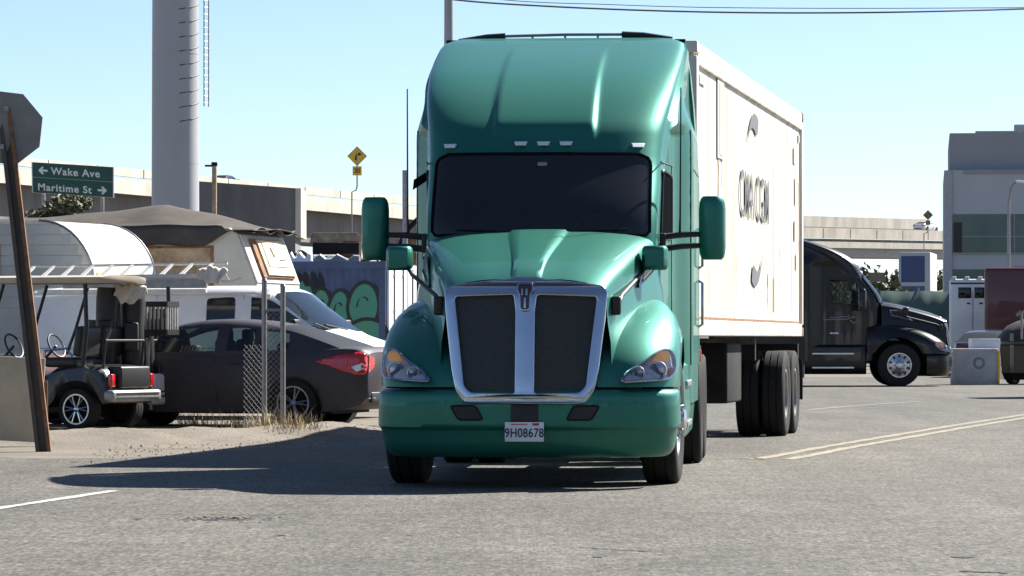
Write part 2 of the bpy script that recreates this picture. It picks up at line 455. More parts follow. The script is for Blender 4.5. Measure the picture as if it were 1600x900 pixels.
# ------------------------------------------------------------------ ground, road, markings (the setting)
def ground_material():
    m = bpy.data.materials.new('dirt_ground'); m.use_nodes = True
    n = m.node_tree.nodes; l = m.node_tree.links; b = n['Principled BSDF']; b.inputs['Roughness'].default_value = 0.95
    tc = n.new('ShaderNodeTexCoord')
    a = n.new('ShaderNodeTexNoise'); a.inputs['Scale'].default_value = 0.7; a.inputs['Detail'].default_value = 10; a.inputs['Roughness'].default_value = 0.7
    l.new(tc.outputs['Object'], a.inputs[0])
    cr = n.new('ShaderNodeValToRGB'); e = cr.color_ramp.elements
    e[0].position = 0.3; e[0].color = (0.105, 0.089, 0.068, 1); e[1].position = 0.72; e[1].color = (0.205, 0.178, 0.140, 1)
    l.new(a.outputs[0], cr.inputs[0])
    f = n.new('ShaderNodeTexNoise'); f.inputs['Scale'].default_value = 35; f.inputs['Detail'].default_value = 4; l.new(tc.outputs['Object'], f.inputs[0])
    cr2 = n.new('ShaderNodeValToRGB'); e = cr2.color_ramp.elements
    e[0].position = 0.35; e[0].color = (0.7, 0.68, 0.66, 1); e[1].position = 0.7; e[1].color = (1.15, 1.15, 1.15, 1)
    l.new(f.outputs[0], cr2.inputs[0])
    mx = n.new('ShaderNodeMixRGB'); mx.blend_type = 'MULTIPLY'; mx.inputs[0].default_value = 1
    l.new(cr.outputs[0], mx.inputs[1]); l.new(cr2.outputs[0], mx.inputs[2]); l.new(mx.outputs[0], b.inputs['Base Color'])
    bp = n.new('ShaderNodeBump'); bp.inputs['Strength'].default_value = 0.5; bp.inputs['Distance'].default_value = 0.03
    l.new(f.outputs[0], bp.inputs['Height']); l.new(bp.outputs[0], b.inputs['Normal'])
    return m


def asphalt_material():
    m = bpy.data.materials.new('old_asphalt'); m.use_nodes = True
    n = m.node_tree.nodes; l = m.node_tree.links; b = n['Principled BSDF']; b.inputs['Roughness'].default_value = 0.85
    b.inputs['Specular IOR Level'].default_value = 0.3
    tc = n.new('ShaderNodeTexCoord'); P = tc.outputs['Object']

    def noise(sc, det=6, rg=0.6, vec=P):
        q = n.new('ShaderNodeTexNoise'); q.inputs['Scale'].default_value = sc; q.inputs['Detail'].default_value = det
        q.inputs['Roughness'].default_value = rg; l.new(vec, q.inputs[0]); return q.outputs[0]

    def ramp(src, p0, c0, p1, c1):
        q = n.new('ShaderNodeValToRGB'); e = q.color_ramp.elements
        e[0].position = p0; e[0].color = (*c0, 1); e[1].position = p1; e[1].color = (*c1, 1)
        l.new(src, q.inputs[0]); return q.outputs[0]

    def mul(a, c, f=1.0, mode='MULTIPLY'):
        q = n.new('ShaderNodeMixRGB'); q.blend_type = mode; q.inputs[0].default_value = f
        l.new(a, q.inputs[1]); l.new(c, q.inputs[2]); return q.outputs[0]
    base = ramp(noise(0.22, 8), 0.33, (0.082, 0.0785, 0.0715), 0.7, (0.122, 0.1175, 0.108))
    mp = n.new('ShaderNodeMapping'); mp.inputs['Rotation'].default_value = (0, 0, R(6)); mp.inputs['Scale'].default_value = (1.1, 0.08, 1); l.new(P, mp.inputs[0])
    tracks = ramp(noise(1.0, 5, 0.6, mp.outputs[0]), 0.35, (0.80, 0.80, 0.80), 0.65, (1.08, 1.07, 1.06))
    vo = n.new('ShaderNodeTexVoronoi'); vo.inputs['Scale'].default_value = 42; l.new(P, vo.inputs[0])
    sp = n.new('ShaderNodeSeparateColor'); l.new(vo.outputs['Color'], sp.inputs[0])
    stones = ramp(sp.outputs[0], 0.0, (0.42, 0.415, 0.41), 1.0, (1.62, 1.60, 1.54))
    vo2 = n.new('ShaderNodeTexVoronoi'); vo2.inputs['Scale'].default_value = 95; l.new(P, vo2.inputs[0])
    sp2 = n.new('ShaderNodeSeparateColor'); l.new(vo2.outputs['Color'], sp2.inputs[0])
    fine = ramp(sp2.outputs[1], 0.0, (0.7, 0.7, 0.7), 1.0, (1.32, 1.30, 1.26))
    mid = ramp(noise(2.2, 8, 0.7), 0.3, (0.76, 0.755, 0.74), 0.72, (1.16, 1.15, 1.14))
    pat = ramp(noise(0.9, 4), 0.55, (1, 1, 1), 0.75, (1.05, 0.97, 0.9))
    mg = n.new('ShaderNodeMapping'); mg.inputs['Scale'].default_value = (40, 4.2, 1); l.new(P, mg.inputs[0])
    gv = n.new('ShaderNodeTexVoronoi'); gv.inputs['Scale'].default_value = 1.6; l.new(mg.outputs[0], gv.inputs[0])
    gs2 = n.new('ShaderNodeSeparateColor'); l.new(gv.outputs['Color'], gs2.inputs[0])
    grain = ramp(gs2.outputs[0], 0.0, (0.74, 0.735, 0.73), 1.0, (1.26, 1.25, 1.22))
    c = mul(mul(mul(mul(mul(mul(base, tracks), stones), fine), mid), pat), grain)
    l.new(c, b.inputs['Base Color'])
    bp = n.new('ShaderNodeBump'); bp.inputs['Strength'].default_value = 0.55; bp.inputs['Distance'].default_value = 0.012
    l.new(sp.outputs[0], bp.inputs['Height']); l.new(bp.outputs[0], b.inputs['Normal'])
    return m


M['dirt'] = ground_material(); M['asphalt'] = asphalt_material()


def struct(name, mb, m, **k):
    o = mb.build(name, m, None, **k); o['kind'] = 'structure'; return o


g = MB(); g.poly([(-2500, -600, 0), (2500, -600, 0), (2500, 4500, 0), (-2500, 4500, 0)]); struct('ground', g, M['dirt'], smooth=False)
rnd = random.Random(4)
edge = [(-14, -40), (-10, 0), (-8.2, 20), (-7.4, 30), (-6.2, 36.2), (-5.1, 37.2), (-4.1, 37.0), (-3.25, 38.2), (-2.45, 41.5), (-1.55, 46.5), (-0.9, 52), (-0.2, 60), (1.0, 75), (2.0, 90), (2.2, 112)]
fe = []
for (a, b) in zip(edge, edge[1:]):
    k = max(1, int(math.hypot(b[0] - a[0], b[1] - a[1]) / 0.35))
    for i in range(k):
        t = i / k; near = 1 if 20 < lerp(a[1], b[1], t) < 60 else 0.3
        fe.append((lerp(a[0], b[0], t) + rnd.uniform(-0.10, 0.10) * near, lerp(a[1], b[1], t) + rnd.uniform(-0.22, 0.22) * near))
fe.append(edge[-1])
g = MB(); g.poly([(x, y, 0.004) for x, y in fe] + [(70, 125, 0.004), (70, -40, 0.004)])
struct('road', g, M['asphalt'], smooth=False)


def verge(x, y):
    """height of the low dirt bank along the road edge"""
    best = 9
    L = [(-5.4, 43.6), (-4.2, 43.8), (-3.2, 44.4), (-2.6, 45.6), (-2.2, 47.2)]
    for (ax, ay), (bx_, by) in zip(L, L[1:]):
        t = max(0, min(1, ((x - ax) * (bx_ - ax) + (y - ay) * (by - ay)) / ((bx_ - ax)**2 + (by - ay)**2)))
        best = min(best, math.hypot((x - lerp(ax, bx_, t)) * 1.6, (y - lerp(ay, by, t)) * .75))
    return .14 * math.exp(-(best / 1.0)**2) * (1 + .10 * sin(x * 5.1 + y * 2.3) + .06 * sin(x * 11 - y * 4))


g = MB(); secs = []
for i in range(71):
    y = 40 + i * .14; secs.append([(-6.9 + j * .09, y, verge(-6.9 + j * .09, y) - .012 + .006 * sin(i * 2.1 + j * 1.3)) for j in range(66)])
g.loft(secs); struct('dirt_bank', g, M['dirt'], ang=70)


def stripe(name, pts, width, m, z=0.008, wob=0.0):
    g = MB(); secs = []
    rr = random.Random(len(pts) * 7 + int(width * 1000))
    dense = []
    for a, b in zip(pts, pts[1:]):
        k = max(1, int((Vector(b) - Vector(a)).length / 0.4))
        for i in range(k): dense.append(Vector(a).lerp(Vector(b), i / k))
    dense.append(Vector(pts[-1]))
    for i, p in enumerate(dense):
        t = (dense[min(i + 1, len(dense) - 1)] - dense[max(i - 1, 0)]).normalized(); nrm = Vector((-t.y, t.x))
        h = width / 2 * (1 + rr.uniform(-wob, wob))
        secs.append([(p.x + nrm.x * h, p.y + nrm.y * h, z), (p.x - nrm.x * h, p.y - nrm.y * h, z)])
    g.loft(secs); return struct(name, g, m, smooth=False)


def gpt(px, py):
    Y = CH * F / (py - HZ); return ((px - 800) * Y / F, Y)


# double yellow centre line, white edge lines
for off in (-0.13, 0.13):
    pts = [gpt(1205, 719), gpt(1250, 711), gpt(1300, 701), gpt(1400, 684), gpt(1500, 667), gpt(1620, 648)]
    stripe('road_marking', [(x + off * 1.25, y) for x, y in pts], 0.14, M['paintyellow'], wob=0.25)
stripe('road_marking', [gpt(1120, 716), gpt(1160, 716.5), gpt(1205, 719)], 0.10, M['paintyellow'], wob=0.3)
stripe('road_marking', [gpt(1262, 641), gpt(1330, 635), gpt(1440, 627.5)], 0.13, M['fadedwhite'], wob=0.3)
stripe('road_marking', [gpt(-40, 801), gpt(60, 786), gpt(178, 768)], 0.11, M['paintwhite'], wob=0.25)
# cracks and the ground-down patch in the asphalt
rr = random.Random(9)


def crack(x0, y0, x1, y1, wd=0.012):
    a, b = Vector(gpt(x0, y0)), Vector(gpt(x1, y1)); n = 16; pts = []
    for i in range(n + 1):
        p = a.lerp(b, i / n); pts.append((p.x, p.y + rr.uniform(-0.02, 0.02)))
    stripe('road_crack', pts, wd, M['crackm'], z=0.007, wob=0.6)


crack(905, 857, 1010, 863, 0.03); crack(1010, 863, 1085, 861, 0.012); crack(1500, 894, 1575, 897, 0.05)
crack(-20, 842, 330, 858, 0.008); crack(330, 858, 560, 850, 0.006); crack(1130, 770, 1480, 800, 0.008); crack(1180, 748, 1330, 742, 0.010); crack(235, 805, 420, 806, 0.02); crack(420, 806, 530, 800, 0.01)
g = MB()
for i in range(150):
    px = rr.gauss(345, 42); py = 812 + rr.gauss(0, 2.2)
    x, y = gpt(px, py); s1 = rr.uniform(0.008, 0.022)
    k = rr.randint(4, 6); ph = rr.uniform(0, 6)
    g.poly([(x + s1 * cos(ph + 2 * pi * q / k) * rr.uniform(.6, 1.2), y + 2.5 * s1 * sin(ph + 2 * pi * q / k), 0.007) for q in range(k)])
o = struct('road_scuff', g, M['scuff'], smooth=False, weld=False)
for (px, py, s1) in ((1505, 872, 0.045), (935, 872, 0.02), (440, 838, 0.02), (115, 723, 0.03), (640, 838, 0.015), (215, 812, 0.025)):
    x, y = gpt(px, py); g = MB()
    g.poly([(x + s1 * 1.6 * cos(q * pi / 4) * rr.uniform(.7, 1.2), y + 2 * s1 * sin(q * pi / 4), 0.0075) for q in range(8)])
    struct('road_stain', g, M['crackm'], smooth=False)


# ------------------------------------------------------------------ wheels
def tyre_profile(r, wd, rin):
    h = wd / 2; gv = 0.012 if r > 0.4 else 0.006
    p = [(-h * 0.80, rin), (-h * 0.96, lerp(rin, r, 0.25)), (-h, lerp(rin, r, 0.55)), (-h * 0.97, lerp(rin, r, 0.85)), (-h * 0.88, r - 0.014), (-h * 0.80, r - 0.004)]
    for q in (-0.5, -0.17, 0.17, 0.5):
        p += [((q - 0.035) * wd * 0.95, r), ((q - 0.03) * wd * 0.95, r - gv), ((q + 0.03) * wd * 0.95, r - gv), ((q + 0.035) * wd * 0.95, r)] if abs(q) < 0.4 else []
    p2 = [(-a, b) for a, b in p[:6]][::-1]
    return p + p2


def make_wheel(parent, c, r=0.52, wd=0.28, side=1, style='truck', rin=None, name='wheel', steer=0.0):
    """axis along local x, outer face towards side*x"""
    rin = rin or r * 0.56
    g = MB(); s = side
    if style == 'truck':
        g.lathe([(s * -wd * 0.4, rin * 1.0), (s * wd * 0.40, rin * 1.0), (s * wd * 0.43, rin * 1.03), (s * wd * 0.43, rin * 0.95), (s * wd * 0.30, rin * 0.90), (s * wd * 0.22, rin * 0.86),
                 (s * wd * 0.30, rin * 0.62), (s * wd * 0.34, rin * 0.5), (s * wd * 0.40, rin * 0.34), (s * wd * 0.62, rin * 0.30), (s * wd * 0.66, rin * 0.22), (s * wd * 0.66, 0.001)], seg=40)
    elif style == 'drive':
        g.lathe([(s * -wd * 0.4, rin), (s * wd * 0.40, rin), (s * wd * 0.43, rin * 1.03), (s * wd * 0.43, rin * 0.94), (s * -wd * 0.1, rin * 0.86), (s * -wd * 0.28, rin * 0.7),
                 (s * -wd * 0.3, rin * 0.4), (s * wd * 0.05, rin * 0.36), (s * wd * 0.12, rin * 0.3), (s * wd * 0.12, 0.001)], seg=36)
    else:
        g.lathe([(s * -wd * 0.4, rin), (s * wd * 0.42, rin), (s * wd * 0.45, rin * 1.03), (s * wd * 0.45, rin * 0.95), (s * wd * 0.2, rin * 0.88), (s * wd * 0.05, rin * 0.86), (s * wd * 0.05, 0.001)], seg=32)
    o = g.build(name, M['under'] if style in ('car', 'cart') else (M['alu'] if style == 'truck' else M['galv']), parent)
    o.location = c; o.rotation_euler = (0, 0, R(steer))
    t = MB(); t.lathe(tyre_profile(r, wd, rin), seg=56); t.build('tyre', M['rubber'], o)
    if style == 'truck':
        h = MB()
        for k in range(10):
            q = 2 * pi * (k + 0.5) / 10; y, z = rin * 0.75 * cos(q), rin * 0.75 * sin(q)
            h.lathe([(0, 0.001), (0, rin * 0.11)], (s * (wd * 0.265 + 0.012), y, z), seg=10)
        h.build('hand_holes', M['black'], o)
        h = MB()
        for k in range(10):
            q = 2 * pi * k / 10; y, z = rin * 0.47 * cos(q), rin * 0.47 * sin(q)
            h.lathe([(s * wd * 0.33, 0.018), (s * wd * 0.52, 0.018), (s * wd * 0.60, 0.009), (s * wd * 0.60, 0.001)], (0, y, z), seg=8)
        h.build('lug_nuts', M['chrome'], o)
    if style in ('car', 'cart'):
        h = MB(); nsp = 5 if style == 'car' else 6
        for k in range(nsp):
            for d in (-0.16, 0.16):
                q = 2 * pi * k / nsp; p0 = (s * wd * 0.36, rin * 0.14 * cos(q), rin * 0.14 * sin(q)); p1 = (s * wd * 0.40, rin * 0.93 * cos(q + d), rin * 0.93 * sin(q + d))
                h.tube([p0, p1], [rin * 0.08, rin * 0.055], seg=6)
        h.lathe([(s * wd * 0.25, rin * 0.22), (s * wd * 0.42, rin * 0.2), (s * wd * 0.46, rin * 0.12), (s * wd * 0.46, 0.001)], seg=16)
        h.lathe([(s * wd * 0.30, rin * 1.0), (s * wd * 0.46, rin * 1.02), (s * wd * 0.46, rin * 0.92), (s * wd * 0.30, rin * 0.9)], seg=32)
        h.build('spokes', M['chrome'] if style == 'cart' else M['dullalu'], o)
    return o


# ------------------------------------------------------------------ highway tractor with sleeper (forward is local -y)
YF = [(0.5, 0.40), (2.04, 0.33), (2.72, 0.78), (2.82, 0.85), (3.0, 1.00), (3.26, 1.38), (3.45, 1.82), (3.58, 2.25), (3.70, 2.70), (3.80, 3.12), (3.88, 3.48), (3.92, 3.72)]
XS = [(0.5, 0.96), (2.04, 0.965), (2.72, 0.985), (3.0, 1.02), (3.3, 1.07), (3.6, 1.105), (3.8, 1.11), (3.88, 1.085), (3.92, 1.0)]
SD = [(0.5, 0.36), (2.72, 0.36), (2.95, 0.46), (3.4, 0.55), (3.8, 0.45), (3.92, 0.3)]


def cab_y(x, z):
    yf, xs, D = smooth_interp(YF, z), interp(XS, z), interp(SD, z)
    t = min(1.0, abs(x) / xs); n = lerp(2.6, 5.0, sstep(2.6, 3.3, z))
    y = yf + D * (1 - max(0, 1 - t**n)**(1 / n))
    lift = sstep(2.84, 3.0, z) * (1 - sstep(3.60, 3.82, z))
    return y - 0.05 * lift * sstep(0.455, 0.395, abs(x))


def cab_side(y, z):
    xs = interp(XS, z)
    a = 1 - sstep(2.92, 3.30, z)
    base = lerp(xs, 1.04 if z < 3 else 1.10, sstep(0.9, 1.6, y))
    back = lerp(1.13 if z < 3.6 else interp([(3.6, 1.13), (3.8, 1.13), (3.88, 1.10), (3.92, 1.01)], z), 1.215, a)
    return lerp(base, max(back, base), sstep(1.80, 2.30, y))


def cab_contour(z):
    """half outline at height z, from the middle of the front round to the back"""
    xs = interp(XS, z); pts = []
    fr = [0, .1, .2, .28, .34, .37, .395, .41, .425, .44, .455, .48, .52, .58, .64, .70, .76, .81, .86, .90, .93, .955, .975, .99, .997, 1.0]
    for f in fr:
        x = f * xs if f > 0.5 else f * (1 if xs > 0.9 else xs / 0.9)
        pts.append((x, cab_y(x, z), z))
    y0 = pts[-1][1]; YB = 4.0
    ys = [y0 + (YB - 0.1 - y0) * k / 44 for k in range(1, 45)]
    for y in ys: pts.append((cab_side(y, z), y, z))
    x = pts[-1][0]
    pts += [(x - 0.02, YB - 0.03, z), (x - 0.06, YB, z), (x * 0.5, YB, z), (0, YB, z)]
    return pts


def mirror_pts(half): return [(-x, y, z) for x, y, z in half[::-1][:-1]] + half


def full(half):
    """half contour from x=0 front to x=0 back -> closed loop"""
    return half + [(-x, y, z) for x, y, z in half[1:-1][::-1]]


HOODY = [(-1.26, 1.60), (-1.18, 1.66), (-0.95, 1.755), (-0.58, 1.865), (-0.1, 1.985), (0.1, 2.03), (0.33, 2.065), (0.7, 2.09)]
HOODW = [(-1.26, 0.60), (-1.15, 0.635), (-0.6, 0.76), (0.0, 0.87), (0.4, 0.945), (0.7, 0.96)]


def hood_section(y):
    zc = smooth_interp(HOODY, y); wd = interp(HOODW, y)
    r = lerp(0.115, 0.235, sstep(-1.2, 0.4, y))
    fade = sstep(-1.24, -1.1, y)
    k = [(0, .022 * fade), (r * .6, .021 * fade), (r * .94, .018 * fade), (r * 1.02, .002), (r * 1.12, 0), (wd * .45, -.004), (wd * .6, -.012), (wd * .75, -.028), (wd * .87, -.05), (wd * .95, -.075), (wd * .985, -.10), (wd, -.14),
         (wd * 1.02, -.22), (wd * 1.04, -.36), (wd * 1.075, -.5), (wd * 1.09, -.8)]
    return [(x, y, zc + dz) for x, dz in k]


FYF = [(0.70, -1.25), (0.80, -1.255), (0.95, -1.215), (1.10, -1.10), (1.22, -0.93), (1.33, -0.68), (1.41, -0.40), (1.46, -0.15), (1.49, 0.1), (1.5, 0.25)]
FXO = [(0.70, 1.19), (1.10, 1.195), (1.22, 1.17), (1.33, 1.12), (1.41, 1.05), (1.46, 0.97), (1.49, 0.88), (1.5, 0.8)]
FXI = 0.56


def fender_y(x, z):
    yf, xo = smooth_interp(FYF, z), interp(FXO, z); D = 0.62
    t = max(0.0, min(1.0, (x - FXI) / (xo - FXI))); n = 2.5
    return yf + D * (1 - max(0, 1 - t**n)**(1 / n))


def fender_contour(z):
    xo = interp(FXO, z); pts = []
    for k in range(25):
        t = sin(k / 24 * pi / 2); x = lerp(FXI, xo, t); pts.append((x, fender_y(x, z), z))
    y0 = pts[-1][1]; YB = 0.78
    for k in range(1, 23):
        y = lerp(y0, YB, k / 22)
        pts.append((xo - 0.10 * sstep(0.45, 0.8, y), y, z))
    pts.append((FXI, YB, z))
    out = []
    for x, y, zz in pts:
        q = 0.64**2 - (y - 0.02)**2
        zl = 0.54 + sqrt(q) if (q > 0 and x > 0.9) else 0.0
        if y > 0.6 and x > .8: zl = max(zl, lerp(0.62, 0.62, 0))
        zo = max(zz, min(zl, 1.22)); out.append((x, y, zo if zo < 1.1 else 1.1 + (zo - 1.1) * 1.14))
    return out


def bumper_contour(z, inset):
    pts = []
    for k in range(29):
        t = sin(k / 28 * pi / 2); x = t * (1.195 - inset); n = 3.0
        y = -1.36 + inset + 0.52 * (1 - max(0, 1 - t**n)**(1 / n)) + 0.02 * t * t
        pts.append((x, y, z))
    for y in (-0.78, -0.72, -0.66): pts.append((1.195 - inset, y, z))
    return pts


def bumper_y(x):
    t = min(1, abs(x) / 1.195); return -1.36 + 0.52 * (1 - max(0, 1 - t**3.0)**(1 / 3.0)) + 0.02 * t * t


def grille_map(u, v, wv):
    """u across, v up (height), wv outward"""
    y = interp([(0.66, -1.365), (0.82, -1.352), (1.2, -1.30), (1.5, -1.255), (1.62, -1.22), (1.70, -1.15)], v) + 0.16 * u * u
    return Vector((u, y - wv, v))


def make_tractor(name, label, loc, rz, paint, plate_no=None, details=True, black=False):
    t = thing(name, label, 'truck', loc, rz)
    # cab and sleeper with the roof fairing: one painted shell
    zs = [0.62, 0.75, 0.9, 1.05, 1.2, 1.35, 1.5, 1.65, 1.8, 1.92, 2.04, 2.12, 2.2, 2.3, 2.4, 2.5, 2.6, 2.66, 2.72, 2.78, 2.84, 2.9, 2.96, 3.02, 3.07, 3.12, 3.17, 3.22, 3.28, 3.34, 3.4, 3.46, 3.52, 3.58, 3.64, 3.7, 3.75, 3.8, 3.84, 3.87, 3.9, 3.915, 3.925]
    cc = [full(cab_contour(z)) for z in zs]

    def shell(i, j):
        n2 = len(cc[0]); x, y = (cc[i][j][0] + cc[i][(j + 1) % n2][0]) / 2, (cc[i][j][1] + cc[i][(j + 1) % n2][1]) / 2; z = (zs[i] + zs[i + 1]) / 2
        if 2.04 < z < 2.72 and abs(x) < 0.86 and y < 1.2: return False
        return not black or not (2.04 < z < 2.6 and abs(x) > 0.9 and 1.05 < y < 1.64)
    g = MB(); g.loft(cc, closed=True, cap1=True, keep=shell)
    cab = g.build('cab', paint, t, ang=50)
    # windshield glass, conforming to the cab front
    g = MB(); secs = []
    for k in range(21):
        v = k / 20; z = lerp(2.035, 2.725, v); e = min(v, 1 - v) * 0.69
        wd = interp([(0, 0.905), (1, 0.90)], v)
        rc = 0.10 if v > .5 else 0.03
        if e < rc: wd -= rc - sqrt(max(0, rc * rc - (rc - e)**2))
        zz = z - 0.03 * (1 - v) * 0
        secs.append([(wd * j / 24, cab_y(wd * j / 24, zz) - 0.014, zz) for j in range(-24, 25)])
    g.loft(secs); ws = g.build('windshield', M['glass'] if black else M['tintglass'], t, ang=60)
    if not black:
        q = MB(); q.tube([(.42 + .21 * cos(a * pi / 10), 1.12 + .10 * sin(a * pi / 10), 2.02 + .20 * sin(a * pi / 10)) for a in range(20)], .018, seg=6, closed=True); q.build('steering_wheel', M['lampgrey'], t)
        q = MB(); q.box((0, .72, 2.62), (.09, .05, .07), bev=.02); q.build('dash_sensor', M['galv'], t)
    if True:
        q = MB(); q.box((0, 1.1, 1.55), (1.6, .5, .9), bev=.08); q.box((-.5, 1.75, 1.9), (.5, .16, .9), bev=.05); q.box((.5, 1.75, 1.9), (.5, .16, .9), bev=.05); q.box((0, 2.1, 2.0), (2.0, .04, 1.9)); q.build('interior', M['seat'], t)
    # black seal round the glass
    ring = [secs[0][j] for j in range(0, 49, 2)] + [s[-1] for s in secs[1:-1]] + [secs[-1][j] for j in range(48, -1, -2)] + [s[0] for s in secs[1:-1]][::-1]
    g = MB(); g.tube([(x, y - 0.002, z) for x, y, z in ring], 0.014, seg=6, closed=True); g.build('seal', M['sidewindow'], ws)
    # wipers
    g = MB()
    for s in (-1, 1):
        pts = [(s * 0.1, cab_y(.1, 2.07) - 0.035, 2.07), (s * 0.72 if s > 0 else s * 0.70, cab_y(.7, 2.09) - 0.035, 2.085)]
        g.tube([(lerp(pts[0][0], pts[1][0], q / 6), cab_y(lerp(pts[0][0], pts[1][0], q / 6), 2.075) - 0.032, lerp(2.06, 2.085, q / 6)) for q in range(7)], 0.009, seg=6)
    g.build('wiper', M['black'], t)
    # hood
    ys = [-1.20, -1.17, -1.12, -1.05, -0.95, -0.8, -0.6, -0.4, -0.2, 0.0, 0.15, 0.3, 0.42]
    g = MB(); g.loft([mirror_pts(hood_section(y)) for y in ys]); hood = g.build('hood', paint, t, ang=50)
    # fenders, headlights
    fz = [0.80, 0.84, 0.9, 0.96, 1.02, 1.08, 1.13, 1.18, 1.23, 1.28, 1.33, 1.37, 1.41, 1.44, 1.465, 1.48, 1.49, 1.497]
    for s in (-1, 1):
        g = MB(); g.loft([[(s * x, y, z) for x, y, z in fender_contour(z)] for z in fz], cap1=True)
        fe2 = g.build('fender', paint, t, ang=60)
        hl = [(0.745, 0.842), (1.095, 0.862), (1.145, 0.885), (1.163, 0.955), (1.155, 1.03), (1.13, 1.085), (1.07, 1.10), (1.01, 1.065), (0.93, 1.0), (0.85, 0.955), (0.79, 0.91)]
        hl = rpoly(hl, 0.03, 3)

        def bul(z): return 0.095 * max(0, min(1, 1 - (z - 0.842) / 0.27))

        def bulr(z): return 0.095 * max(0, min(1, 1 - (z - 0.842) / 0.14))
        g = MB(); g.loft([[(s * x, fender_y(x, z) + .02, z) for x, z in densify(hl, .03)], [(s * x, fender_y(x, z) - 0.006 - bul(z), z) for x, z in densify(hl, .03)]], closed=True); g.build('lamp_side', M['black'], t)
        g = MB(); grid_in(hl, 0.03, lambda x, z: (s * x, fender_y(x, z) - 0.006 - bulr(z), z), g); lamp = g.build('headlight', M['reflector'], t, ang=80)
        g = MB(); grid_in(hl, 0.03, lambda x, z: (s * x, fender_y(x, z) - 0.030 - bul(z), z), g); g.build('lens', M['lens'], lamp, ang=80)
        g = MB(); rg = [(s * x, fender_y(x, z) - 0.016 - bul(z), z) for x, z in densify(hl, 0.03)]; g.tube(rg, 0.010, seg=6, closed=True); g.build('rim', M['chrome'], lamp)
        g = MB()
        for (cx, cz, r) in ((0.88, 0.912, 0.052), (1.035, 0.935, 0.066)):
            y = fender_y(cx, cz) - 0.012 - bul(cz)
            g = MB(); g.lathe([(0.012, r * 1.05), (-0.006, r), (-0.008, r * 0.86), (0.006, r * 0.8), (-0.004, r * .45), (-0.012, 0.001)], (s * cx, y, cz), axis='Y', seg=24)
            g.build('projector', M['alu'] if not black else M['reflector'], lamp, ang=30)
        am = [(0.985, 1.005), (1.10, 0.995), (1.125, 1.05), (1.105, 1.082), (1.065, 1.088), (1.02, 1.06)]
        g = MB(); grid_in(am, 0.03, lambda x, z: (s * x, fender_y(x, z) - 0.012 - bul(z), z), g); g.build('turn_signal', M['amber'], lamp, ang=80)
        am = [(1.115, 0.885), (1.148, 0.895), (1.155, 0.96), (1.12, 0.95)]
        g = MB(); grid_in(am, 0.03, lambda x, z: (s * x, fender_y(x, z) - 0.012 - bul(z), z), g); g.build('side_reflector', M['orange'], lamp, ang=80)
        # hood intake vent, chrome edged
        pv = [(-0.35, 1.60), (0.18, 1.74), (0.2, 1.86), (-0.02, 1.86)]
        g = MB(); g.loft([[(s * (interp(HOODW, y) * 1.02 + 0.012), y, z) for y, z in pv]] * 1 + [[(s * (interp(HOODW, y) * 1.02 + 0.022), y, z) for y, z in pv]], closed=True, cap1=True)
        vent = g.build('hood_vent', M['black'], t)
        g = MB(); g.tube([(s * (interp(HOODW, y) * 1.02 + 0.02), y, z) for y, z in pv], 0.016, seg=6, closed=True); g.build('vent_trim', M['chrome'], vent)
    # bumper
    g = MB(); secs = []
    for z, i in ((0.25, .11), (0.27, .075), (0.31, .05), (0.38, .03), (0.455, .020), (0.475, .012), (0.485, .0), (0.52, -.002), (0.65, 0.0), (0.72, 0), (0.755, .006), (0.775, .022), (0.785, .06), (0.786, .16)):
        secs.append(mirror_pts(bumper_contour(z, i)))
    g.loft(secs); bmp = g.build('bumper', paint, t, ang=50)
    for s in (-1, 1):
        q = rpoly([(0.325, 0.545), (0.52, 0.545), (0.585, 0.655), (0.385, 0.655)], 0.025, 4)
        q = [(s * x, z) for x, z in q]
        g = MB(); grid_in(q, 0.04, lambda x, z: (x, bumper_y(x) - 0.006, z), g); fl = g.build('fog_lamp_recess', M['black'], bmp)
        g = MB(); g.tube([(x, bumper_y(x) - 0.005, z) for x, z in densify(q, 0.05)], 0.008, seg=6, closed=True); g.build('rim', M['under'], fl)
    q = [(-0.105, 0.53), (0.105, 0.53), (0.105, 0.665), (-0.105, 0.665)]
    g = MB(); g.box((0, -1.365, 0.598), (0.215, 0.02, 0.135), bev=0.008); g.build('tow_cover', M['black'], bmp)
    if plate_no:
        g = MB(); g.box((0, -1.387, 0.453), (0.305, 0.012, 0.153), bev=0.004); p = g.build('license_plate', M['plate'], t)
        lettering(plate_no, 0.098, M['ink'], p, frame_m((0, -1.3955, 0.442), *FRONT), 'plate_number', xs=0.80, space=1.06, bold=0.0012)
        g = MB(); g.box((0.09, -1.395, 0.512), (0.05, 0.004, 0.018)); g.build('sticker', M['red'], p)
        g = MB(); g.box((-0.04, -1.395, 0.512), (0.13, 0.004, 0.008)); g.build('printed_band', M['redlens'], p)
    # grille
    out = [(-0.63, 1.545), (-0.60, 1.585), (-0.35, 1.618), (-0.13, 1.638), (-0.09, 1.655), (0.09, 1.655), (0.13, 1.638), (0.35, 1.618), (0.60, 1.585), (0.63, 1.545),
           (0.615, 1.35), (0.565, 0.92), (0.535, 0.78), (0.475, 0.690), (0.40, 0.680), (-0.40, 0.680), (-0.475, 0.690), (-0.535, 0.78), (-0.565, 0.92), (-0.615, 1.35)]
    out = rpoly(out, 0.03, 3)
    op = rpoly([(0.066, 0.745), (0.43, 0.750), (0.488, 0.81), (0.503, 0.95), (0.567, 1.49), (0.552, 1.517), (0.082, 1.532), (0.066, 1.40)], 0.035, 4)
    holes = [op, [(-x, z) for x, z in op]]
    out2 = densify(out, 0.06); holes2 = [densify(h, 0.06) for h in holes]
    gr = plate(out2, holes2, 0.050, 0.012, grille_map, 'grille_surround', M['chrome'], t)
